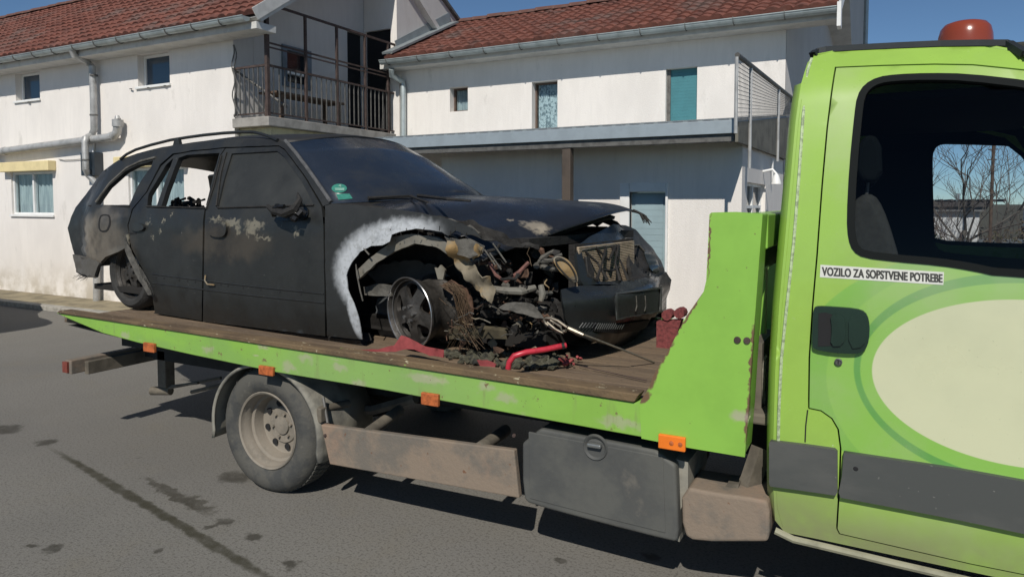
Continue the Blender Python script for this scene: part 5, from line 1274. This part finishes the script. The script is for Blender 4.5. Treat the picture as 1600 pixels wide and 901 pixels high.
panel('lower_grille', [(925, 503), (965, 507), (1015, 500), (1012, 514), (965, 521), (928, 517)], [], lambda x, y: PF(x, y, .022), M_black, CAR, .004, 8, side=front_side)
for i in range(13):
    x_ = 930 + i * 3.4; MB().tube([PF(x_, 514, .034), PF(x_ + 5, 505, .034)], .002, 4).build('vent_fin', simple('vent_grey', (.06, .065, .06), .6) if i == 0 else bpy.data.materials['vent_grey'], CAR)
for px_ in (994, 1008):
    MB().tube([PF(px_, 462, .055), PF(px_ + 1, 478, .055), PF(px_ - 1, 486, .055)], .0035, 5).build('melted_drip', M_ash, pl_)
hlp = sm([(1006, 390), (1020, 396), (1030, 412), (1030, 428), (1018, 424), (1010, 406)], 1)
panel('headlight', hlp, [], lambda x, y: PF(x, y, .012), simple('sooted_lens', (.02, .026, .028), .12, vary=0), CAR, .006, 6, side=front_side)
# radiator core behind the burnt grille
q0_, q1_ = PF(903, 440, -.10), PF(1000, 440, -.10); u0, v0, _ = uvz(q0_); u1, v1, _ = uvz(q1_)
uR = .64
def vat(px, py):
    d = ray(px, py); t = ((CO - _C).dot(CA) + uR) / d.dot(CA); return uvz(_C + d * t)[1]
vL, vR = vat(904, 410), vat(990, 410)
RAD = carbox('radiator', uR - .05, uR - .012, vL - .02, vR + .02, 1.15, 1.43, M_char)
m = MB()
for i in range(26): z = 1.165 + i * .0098; m.add([W3(u, v, zz) for zz in (z, z + .0055) for v in (vL, vR) for u in (uR - .011, uR + .004)], [(0, 2, 3, 1), (4, 5, 7, 6), (0, 1, 5, 4), (2, 6, 7, 3), (0, 4, 6, 2), (1, 3, 7, 5)])
m.build('cooling_fins', simple('tan_fins', (.62, .50, .36), .7, .2, vary=.35, scale=25), RAD, kind='stuff')
for i, ln in enumerate(([(912, 388), (935, 410), (948, 438)], [(948, 386), (940, 410), (930, 440)], [(930, 386), (952, 406), (962, 384)], [(966, 384), (960, 412), (968, 440)], [(955, 385), (972, 408), (984, 438)], [(985, 384), (996, 408), (990, 438)], [(915, 402), (920, 425), (935, 438)], [(940, 420), (955, 424), (966, 418)])):
    MB().tube([PF(x, y, .004) + Vector((random.uniform(-.006, .006),) * 3) for x, y in ln], [.009, .006, .010], 6).build('melted_grille_bar', M_char, CAR, True)
panel('grille_blob', [(910, 404), (920, 398), (926, 412), (928, 436), (915, 432)], [], lambda x, y: PF(x, y, .0), M_char, CAR, .02, 5, .01, side=front_side)
panel('grille_blob', [(982, 387), (1002, 383), (1018, 396), (1022, 420), (1017, 436), (986, 440)], [], lambda x, y: PF(x, y, -.01), M_char, CAR, .02, 5, .015, side=front_side)
# mirror remains
mr = [PS(*p, .10) for p in ((418, 322), (428, 330), (445, 334), (462, 326), (468, 312), (465, 301))]
MB().tube(mr, [.012, .02, .026, .028, .018, .004], 7).build('mirror_remains', M_char, CAR, True)
m = MB()
for i in range(12): a = PS(random.uniform(420, 470), random.uniform(322, 340), .09); m.tube([a, a + Vector((random.uniform(-.04, .04), random.uniform(-.03, .03), random.uniform(-.03, .03)))], random.uniform(.010, .022), 6)
m.build('mirror_stump', simple('molten_black', (.010, .010, .010), .3), CAR, True, kind='stuff')
pm = sm([(432, 338), (470, 334), (478, 322), (482, 330), (478, 343), (460, 345), (432, 345)], 1)
panel('mirror_base', pm, [], lambda x, y: PS(x, y, .012), bpy.data.materials['molten_black'], CAR, .012, 6)
# engine bay and wheel-house wreckage
rnd = random.Random(21)
def scrap(name, n, xr, yr, offr, mats, rr=(.004, .012), L=(20, 45), parent=CAR):
    for i in range(n):
        x, y = rnd.uniform(*xr), rnd.uniform(*yr); a = rnd.uniform(0, 6.28); l = rnd.uniform(*L); o_ = rnd.uniform(*offr); pts = []
        for k_ in range(5):
            s_ = k_ / 4 - .5; pts.append(PS(x + math.cos(a) * l * s_ + rnd.uniform(-4, 4), y + math.sin(a) * l * .6 * s_ + rnd.uniform(-3, 3), o_ + rnd.uniform(-.03, .03)))
        r_ = rnd.uniform(*rr); MB().tube(pts, [r_ * rnd.uniform(.5, 1.3) for _ in pts], 6).build(name, rnd.choice(mats), parent, True)
scrap('burnt_hose', 34, (745, 870), (385, 520), (-.35, -.05), [M_char, M_char, M_ash, M_rustb, M_inner], (.006, .016), (18, 50))
scrap('burnt_wire', 46, (700, 860), (400, 545), (-.30, .0), [M_wire, M_rustb, M_ochre, M_char, M_ash], (.0015, .004), (20, 55))
def plate(name, n, xr, yr, offr, mats, s=(6, 16), parent=CAR):
    for i in range(n):
        x, y = rnd.uniform(*xr), rnd.uniform(*yr); o_ = rnd.uniform(*offr); kx = rnd.randint(5, 8); tl_ = rnd.uniform(-.008, .008)
        pl = [(x + rnd.uniform(.5, 1) * rnd.uniform(*s) * math.cos(t), y + rnd.uniform(.4, .9) * rnd.uniform(*s) * math.sin(t)) for t in [2 * math.pi * q_ / kx for q_ in range(kx)]]
        try: panel(name, pl, [], lambda X, Y_: PS(X, Y_, o_ + (X - x) * tl_), rnd.choice(mats), parent, .006, 6, .02)
        except Exception: pass
plate('bent_scrap', 30, (750, 880), (390, 500), (-.40, -.12), [M_char, M_char, M_inner, M_ash, M_rustb], (6, 16))
plate('bent_scrap', 16, (690, 860), (500, 548), (-.30, -.05), [M_char, M_rustb, M_inner, M_ochre], (5, 13))
q = PS(884, 420, -.10)
lf = sm([(864, 402), (876, 399), (890, 408), (902, 426), (904, 440), (893, 442), (880, 430), (867, 414)], 2)
panel('lamp_reflector', lf, [], lambda x, y: PS(x, y, -.16 + .0012 * (22 - math.hypot(x - 884, y - 420))), M_ochre, CAR, .01, 5, .003)
panel('lamp_bowl', grow(lf, 2), [grow(lf, 4)], lambda x, y: PS(x, y, -.135), M_char, CAR, .01, 4)
panel('cross_plate', [(779, 480), (790, 474), (815, 472), (834, 476), (850, 497), (838, 497), (812, 489), (786, 484)], [], lambda x, y: PS(x, y, .0), M_ash, CAR, .012, 5, .008)
MB().tube([PS(755, 448, -.1), PS(790, 454, -.06), (PS(815, 455, -.05)), PS(836, 449, -.1)], [.012, .018, .02, .014], 8).build('rusty_pipe', M_archm, CAR, True)
MB().tube([PS(845, 445, -.06), PS(848, 458, -.05), PS(845, 470, -.05)], [.014, .017, .012], 8).build('rusty_pipe', M_archm, CAR, True)
MB().tube([PS(765, 410, -.1), PS(775, 430, -.08), PS(790, 440, -.1), PS(812, 424, -.12), PS(826, 410, -.15)], .010, 7).build('burnt_hose', simple('pinkish_hose', (.17, .075, .06), .8, vary=.4, scale=30), CAR, True)
for x_, y_, l in ((757, 390, 24), (770, 380, 30), (765, 395, 26)): MB().tube([PS(x_, y_, -.02), PS(x_ + l * .7, y_ + l, -.03)], .004, 6).build('bent_rod', M_ash, CAR)
# rusted tyre cords spilling from the front rim
m = MB()
for i in range(80):
    x0 = rnd.uniform(712, 734); t = rnd.random(); o_ = rnd.uniform(-.22, .0)
    pts = [PS(x0 - 22 + rnd.uniform(-4, 4), 444 + rnd.uniform(-3, 3), o_), PS(x0 - 4, 456 + rnd.uniform(-4, 6), o_ + .02), PS(x0 + 5 * t, 485, o_), PS(x0 + rnd.uniform(-8, 14), 512, o_), PS(x0 + rnd.uniform(-22, 40), 545 + rnd.uniform(-8, 6), o_)]
    m.tube(pts[:rnd.choice((3, 4, 5, 5))], .0013, 3)
m.build('steel_cords', M_wire, FW, kind='stuff')
panel('tyre_shell', [(688, 445), (705, 441), (728, 448), (737, 466), (738, 500), (730, 535), (716, 548), (722, 510), (722, 480), (712, 460)], [], lambda x, y: PS(x, y, -.13), M_rustb, FW, .008, 6, .015)
MB().prism([(0, 0), (.02, 0), (.028, .05), (.01, .075), (.0, .055), (-.012, .06)], lambda p, q, t: PS(684, 436, -.1) + Vector((p * 1.6, t, q)), 0, .015).build('burnt_fragment', M_ochre, CAR)
panel('subframe_beam', [(700, 514), (745, 512), (790, 517), (792, 530), (750, 528), (702, 530)], [], lambda x, y: PS(x, y, -.12), simple('olive_beam', (.085, .07, .04), .85, vary=.5, scale=14), CAR, .04, 7, .004)
panel('wing_shred', [(640, 333), (700, 340), (738, 345), (780, 362), (800, 376), (840, 384), (845, 390), (790, 382), (745, 372), (720, 352), (680, 348)], [], lambda x, y: PS(x, y, -.08), M_char, CAR, .006, 6, .02)
panel('wing_shred', [(700, 342), (735, 352), (752, 362), (735, 366), (712, 354)], [], lambda x, y: PS(x, y, -.01), M_ash, CAR, .004, 6, .015)
for i in range(16):
    x_ = 610 + i * 8.5; y_ = 364 + (4 if i % 3 else -4); MB().tube([PS(x_, y_, .0), PS(x_ + rnd.uniform(-2, 2), y_ - rnd.uniform(2, 8), .004)], .002, 4).build('torn_edge', M_char, CAR)

# ================================================================= LOOSE THINGS ON THE DECK
M_redstrap = simple('faded_red_webbing', (.30, .055, .055), .8, vary=.25, scale=30)
M_redpaint = simple('red_paint', (.50, .03, .05), .35, vary=.25, scale=20)
def flat(name, pts, z, h, mat, label, cat, twist=0, group=None):     # ribbon lying on the deck, traced where it touches
    o = panel(name, pts, [], lambda x, y: PZ(x, y, z), mat, None, h, 8, .004, side=Vector((0, 0, 1))); return tag(o, label, cat, group)
yst = YR + .10
rb = MB()
ribbon = [(556, 546), (585, 545), (612, 541), (628, 532), (636, 527), (650, 538), (668, 545), (690, 552)]
pts_lo = [PY(x, y, yst + .06) for x, y in ribbon]
stp2 = [(553, 547), (590, 545), (616, 539), (626, 524), (640, 528), (664, 541), (692, 547), (693, 558), (672, 556), (648, 546), (636, 545), (618, 549), (590, 549), (570, 549)]
stt = panel('ratchet_strap', stp2, [], lambda x, y: PY(x, y, yst + .05 + .03 * math.sin(x * .05)), M_redstrap, None, .006, 6, .004)
tag(stt, 'faded red webbing strap over the deck edge below the bare front rim', 'strap')
stt2 = panel('ratchet_strap', [(745, 562), (760, 562), (775, 568), (773, 573), (750, 572)], [], lambda x, y: PY(x, y, yst + .02), M_redstrap, None, .006, 6, .004); tag(stt2, 'short end of red webbing beside the bent red bar', 'strap')
rbar = MB().tube([PY(794, 576, yst + .02), PY(796, 565, yst + .02), PY(803, 556, yst + .02), PY(822, 550, yst + .06), PY(850, 546, yst + .12), PY(884, 539, yst + .2)], .014, 10).build('ratchet_bar', M_redpaint, None, True)
tag(rbar, 'bent glossy red steel bar lying on deck near edge', 'bar')
for t_ in (850, 866): 
    c = PY(t_ + 12, 546 - (t_ - 850) * .22 - 2, yst + .17); MB().tube([c, c + Vector((.012, .006, .003))], .0155, 8).build('black_band', M_char, rbar)
clp = thing('red_clamp', tuple(PZ(895, 568, ZD)), 'small crumpled red hook cluster at the end of the thin wire', 'hook')
m = MB()
for i in range(12):
    a = Vector((rnd.uniform(878, 908), rnd.uniform(560, 571))); q = PZ(a.x, a.y, ZD + .015); m.tube([q, q + Vector((rnd.uniform(-.035, .035), rnd.uniform(-.03, .03), rnd.uniform(0, .025)))], rnd.uniform(.006, .011), 6)
m.build('hook', M_redstrap, clp, True)
WN = thing('winch_cable', tuple(PY(900, 515, 3.0)), 'steel winch cable with shackle loops hooked to the wrecked front', 'cable')
e0 = PY(850, 492, 3.02); e1 = W3(1.05, .75, zdeck(-1.1) + .02)
c0 = PY(898, 517, 3.05); c1 = PY(980, 549, 3.25); c2 = PZ(1022, 566, zdeck(-1) + .006)
MB().tube([c0, c1, c2], .0048, 8).build('wire_rope', simple('steel_rope', (.22, .20, .16), .5, .5, vary=.3, scale=60), WN, True)
M_shk = simple('worn_steel', (.30, .26, .20), .4, .7, vary=.5, scale=25)
M_shk = simple('worn_steel', (.30, .26, .20), .4, .7, vary=.5, scale=25)
MB().tube([PY(885, 511, 3.04), c0, PY(912, 523, 3.05)], [.011, .012, .007], 8).build('ferrule', M_shk, WN, True)
MB().tube([PY(*p, 3.03) for p in ((853, 497), (862, 497), (872, 501), (886, 511), (884, 517), (874, 517), (862, 512), (853, 505), (850, 499), (853, 497))], .0075, 8).build('shackle', M_shk, WN, True)
MB().tube([PY(*p, 3.00) for p in ((855, 503), (868, 514), (880, 520), (876, 510), (860, 500))], .006, 8).build('shackle', M_shk, WN, True)
for i in range(8): 
    a = PY(836 + i * 2.2, 495 + (i % 3) * 3, 3.05); MB().tube([a, a + Vector((.02, 0, .012)), a + Vector((.035, .01, -.012))], .007, 6).build('chain_link', M_rustb, WN, True)
wr = MB().tube([PZ(905, 571, ZD + .01), PZ(950, 581, ZD + .006), PZ(1010, 594, ZD + .006)], .0025, 6).build('thin_wire', M_iron, None); tag(wr, 'thin dark wire running along the deck to the green headboard', 'wire')
# far-side red straps bundle against the headboard
M_redstrap2 = simple('dark_red_webbing', (.20, .045, .045), .85, vary=.45, scale=60, bump=.5, bscale=40)
BD = thing('strap_bundle', tuple(PX(1055, 500, -.98)), 'rolled red strap bundle between the bumper and the green headboard', 'strap')
cq = PY(1052, 492, 3.9)
for dx, dz, rr in ((-.03, .0, .030), (.04, .015, .030)): MB().lathe([(.001, -.03), (rr, -.03), (rr, .05), (.001, .05)], cq + Vector((dx, 0, dz)), 'Y', 9).build('strap_roll', M_redstrap2, BD, True)
MB().prism([(-.09, -.04), (.05, -.02), (.0, -.20), (-.09, -.22)], lambda p, q, t: cq + Vector((p, t, q)), -.02, .04).build('strap_end', M_redstrap2, BD)
# heap of ash, melted rubber and crumbs under the front axle
m = MB(); rnd = random.Random(5)
for i in range(150):
    x, y = rnd.uniform(694, 872), rnd.uniform(548, 575)
    if y > 556 + (x - 694) * .10 + 6: continue
    c = PZ(x, y, ZD + .012); 
    if c.y < YR + .10: c.y = YR + .10 + rnd.random() * .1
    s_ = rnd.uniform(.012, .034)
    bm = bmesh.new(); bmesh.ops.create_icosphere(bm, subdivisions=1, radius=s_)
    for v_ in bm.verts: v_.co = Vector((v_.co.x * rnd.uniform(.6, 1.5), v_.co.y * rnd.uniform(.6, 1.5), v_.co.z * rnd.uniform(.4, 1.1))) + c
    m.add([v_.co.copy() for v_ in bm.verts], [tuple(v_.index for v_ in f_.verts) for f_ in bm.faces]); bm.free()
k = Mt('mossy_ash', (.065, .062, .040), .95); k.spots((.12, .115, .085), 30, .5, .65, .9); k.spots((.02, .02, .018), 18, .5, .62, .9); k.bump(90, .8); 
dh = m.build('ash_heap', k.m, None, kind='stuff'); tag(dh, 'crumbly grey green heap of burnt rubber on the deck edge', 'debris')


# ================================================================= WHAT SHOWS BEYOND THE CAB WINDOWS
M_bark = simple('grey_bark', (.16, .135, .11), .9, vary=.4, scale=20)
M_twig = simple('brown_twig', (.13, .09, .07), .9, vary=.3, scale=20)
def branches(m, p, d, l, r, depth, rnd, spread=.55, nch=3, up=.15):
    pts = [p]; q = p
    for i in range(3):
        d = (d + Vector((rnd.uniform(-1, 1), rnd.uniform(-1, 1), rnd.uniform(-.6, 1) )) * .16 + Vector((0, 0, up * .3))).normalized(); q = q + d * l / 3; pts.append(q)
    m.tube(pts, [r, r * .9, r * .8, r * .68], 5 if r > .02 else 3, cap=False)
    if depth == 0: return
    for i in range(nch):
        b = pts[-1] if i == 0 else pts[rnd.randint(1, 3)]
        nd = (d + Vector((rnd.uniform(-1, 1), rnd.uniform(-1, 1), rnd.uniform(-.5, .8))) * spread * 1.5).normalized()
        branches(m, b, nd, l * rnd.uniform(.6, .82), r * .62, depth - 1, rnd, spread, nch, up)
def bare_tree(x, y, h, r, seed, label, depth=5, lean=(0, 0), name='bare_tree', mat=M_bark, nch=3, group=None):
    rnd = random.Random(seed); T = thing(name, (x, y, 0), label, 'tree' if name == 'bare_tree' else 'shrub', group)
    top = Vector((x + lean[0] * h * .35, y, h * .35))
    MB().tube([(x, y, -.02), Vector((x, y, 0)).lerp(top, .5), top], [r * 1.25, r, r * .85], 8).build('trunk', M_bark, T, True)
    m = MB()
    for i in range(4):
        branches(m, top - Vector((0, 0, i * h * .05)), Vector((rnd.uniform(-1.0, 1.0) + lean[0], rnd.uniform(-.6, .6), .8)).normalized(), h * .24, r * .42, depth - 1, rnd, .6, nch)
    m.build('crown', mat, T, True); return T
c = PY(1446, 330, 13.0); bare_tree(c.x, 13.0, 3.5, .05, 4, 'bare spreading tree with grey branches just left of the low white shed', 5, (.45, 0), nch=3)
c = PY(1572, 330, 16.5); bare_tree(c.x, 16.5, 3.4, .035, 11, 'bare tree with thin crown behind the utility pole', 5, (-.1, 0), nch=3)
c = PY(1500, 392, 12.0)
bare_tree(c.x, 12.0, 2.1, .025, 8, 'thin leafless sapling standing in front of the low white shed wall', 5, (.1, 0), 'sapling', M_twig)
SHD = thing('shed', (1.2, 15, 0), 'low white shed with dark flat roof seen through the cab window', 'shed')
xa, xb = PY(1440, 330, 13.4).x, PY(1546, 330, 13.4).x
box('wall', xa - 1.5, xb - .12, 13.5, 16, 0, 1.52, M_wall, SHD)
box('roof', xa - 1.6, xb, 13.35, 16.2, 1.60, 1.68, simple('dark_roof_sheet', (.10, .085, .08), .8, vary=.3), SHD); box('fascia', xa - 1.55, xb - .05, 13.40, 13.46, 1.523, 1.598, simple('grey_fascia', (.22, .21, .20), .8), SHD)
for i in range(9): MB().tube([(xa + i * .14, 13.33, 1.70), (xa + i * .14, 16.2, 1.70)], .022, 5).build('roof_rib', bpy.data.materials['dark_roof_sheet'], SHD)
MB().tube([(xa + .55, 14, 1.68), (xa + .55, 14, 1.82)], .03, 8).build('chimney', M_gutter, SHD)
c = PY(1549, 300, 12.6); PL = thing('utility_pole', (c.x, 12.6, 0), 'thin brown pole beside the low shed with short crossbars', 'pole')
MB().tube([(c.x, 12.6, 0), (c.x + .01, 12.6, 3.4)], .022, 8).build('mast', M_wood, PL)
for z in (2.3, 2.45, 2.6): MB().tube([(c.x - .06, 12.6, z), (c.x + .06, 12.6, z)], .008, 5).build('crossbar', M_wood, PL)
k = Mt('evergreen_leaf', (.045, .075, .02), .7); k.spots((.09, .12, .035), 6, .45, .6, .9); k.spots((.02, .035, .012), 4, .5, .65, .9, off=(3, 3, 3)); M_leaf = k.m
k = Mt('dry_leaf', (.14, .10, .06), .8); k.spots((.07, .07, .03), 5, .45, .6, .9); M_dry = k.m
def bush(x, y, rx, ry, h, n, seed, mat, label, size=.035, z0=.05):
    rnd = random.Random(seed); B = thing('bush', (x, y, 0), label, 'bush')
    m = MB(); st = MB()
    for i in range(14):
        a = rnd.uniform(0, 6.28); st.tube([(x, y, 0), (x + rx * .4 * math.cos(a), y + ry * .4 * math.sin(a), h * .5), (x + rx * .8 * math.cos(a), y + ry * .8 * math.sin(a), h * rnd.uniform(.7, 1.05))], [.02, .012, .005], 4)
    st.build('stem', M_twig, B)
    cl = [(rnd.uniform(-1, 1), rnd.uniform(-1, 1), rnd.uniform(.15, 1)) for _ in range(26)]
    for i in range(n):
        c_ = rnd.choice(cl); p = Vector((x + rx * (c_[0] * .8 + rnd.gauss(0, .16)), y + ry * (c_[1] * .8 + rnd.gauss(0, .16)), z0 + h * max(0, (c_[2] * (1 - .35 * (abs(c_[0]))) + rnd.gauss(0, .09)))))
        a = Vector((rnd.uniform(-1, 1), rnd.uniform(-1, 1), rnd.uniform(-1, 1))).normalized() * size; b = a.orthogonal().normalized() * size * .45
        m.add([p - a, p - b * 1, p + a, p + b], [(0, 1, 2, 3)])
    f_ = m.build('leaf', mat, B, kind='stuff', fixn=False); return B
c = PY(1478, 385, 12.6); bush(c.x, 12.7, .22, .2, .98, 900, 1, M_leaf, 'small round evergreen bush at the foot of the low shed wall')
c = PY(1590, 380, 12.6); bush(c.x + .2, 12.9, .75, .5, 1.30, 5200, 2, M_dry, 'brown twiggy hedge bush right of the utility pole')
c = PY(1600, 395, 12.2); bush(c.x + .1, 12.1, .5, .3, .85, 2500, 3, M_leaf, 'dark evergreen bush in front of the brown twiggy hedge')
c = PY(1462, 335, 12.6); bush(c.x - .15, 13.0, .25, .2, 1.45, 1500, 6, M_leaf, 'narrow dark conifer at the left end of the low shed')
GW = thing('garden_wall', (5, 20, 0), 'pale garden wall far behind the bushes', 'wall'); box('wall', 2.9, 9, 20, 20.2, 0, 1.55, M_wall, GW); box('coping', 2.86, 9.04, 19.96, 20.24, 1.553, 1.61, M_conc, GW)


# van shape added outside the left edge; it is there to shade the asphalt
VN = thing('added_shade_van', (-11.9, 3.8, 0), 'white van shape added out of view on the left to cast shade on the asphalt', 'van')
vp = sm([(-9.78, .35), (-9.76, .85), (-9.95, 1.02), (-10.7, 1.18), (-11.2, 1.72), (-11.5, 1.80), (-14.3, 1.80), (-14.45, 1.6), (-14.5, .35)], 1)
bev(MB().prism(vp, P2, 2.95, 4.65).build('body', M_frame, VN), .05, 3)
for y_ in (2.94, 4.60): MB().prism([(-10.75, 1.15), (-11.2, 1.62), (-12.0, 1.64), (-12.0, 1.15)], P2, y_, y_ + .06).build('side_window', M_darkpane, VN)
mesh('windscreen', [(-10.68, 3.1, 1.22), (-10.68, 4.5, 1.22), (-11.15, 4.45, 1.72), (-11.15, 3.15, 1.72)], [(0, 1, 2, 3)], M_darkpane, VN)
for x_ in (-10.5, -13.6):
    for y_, s_ in ((2.93, 1), (4.67, -1)): MB().lathe([(.001, .02 * s_), (.2, .01 * s_), (.31, 0), (.33, .04 * s_), (.33, .18 * s_)], (x_, y_, .33), 'Y', 28).build('wheel', M_tyre, VN, True)
for y_ in (3.05, 4.3): box('headlight', -9.80, -9.74, y_, y_ + .25, .70, .88, M_pane, VN, .01)
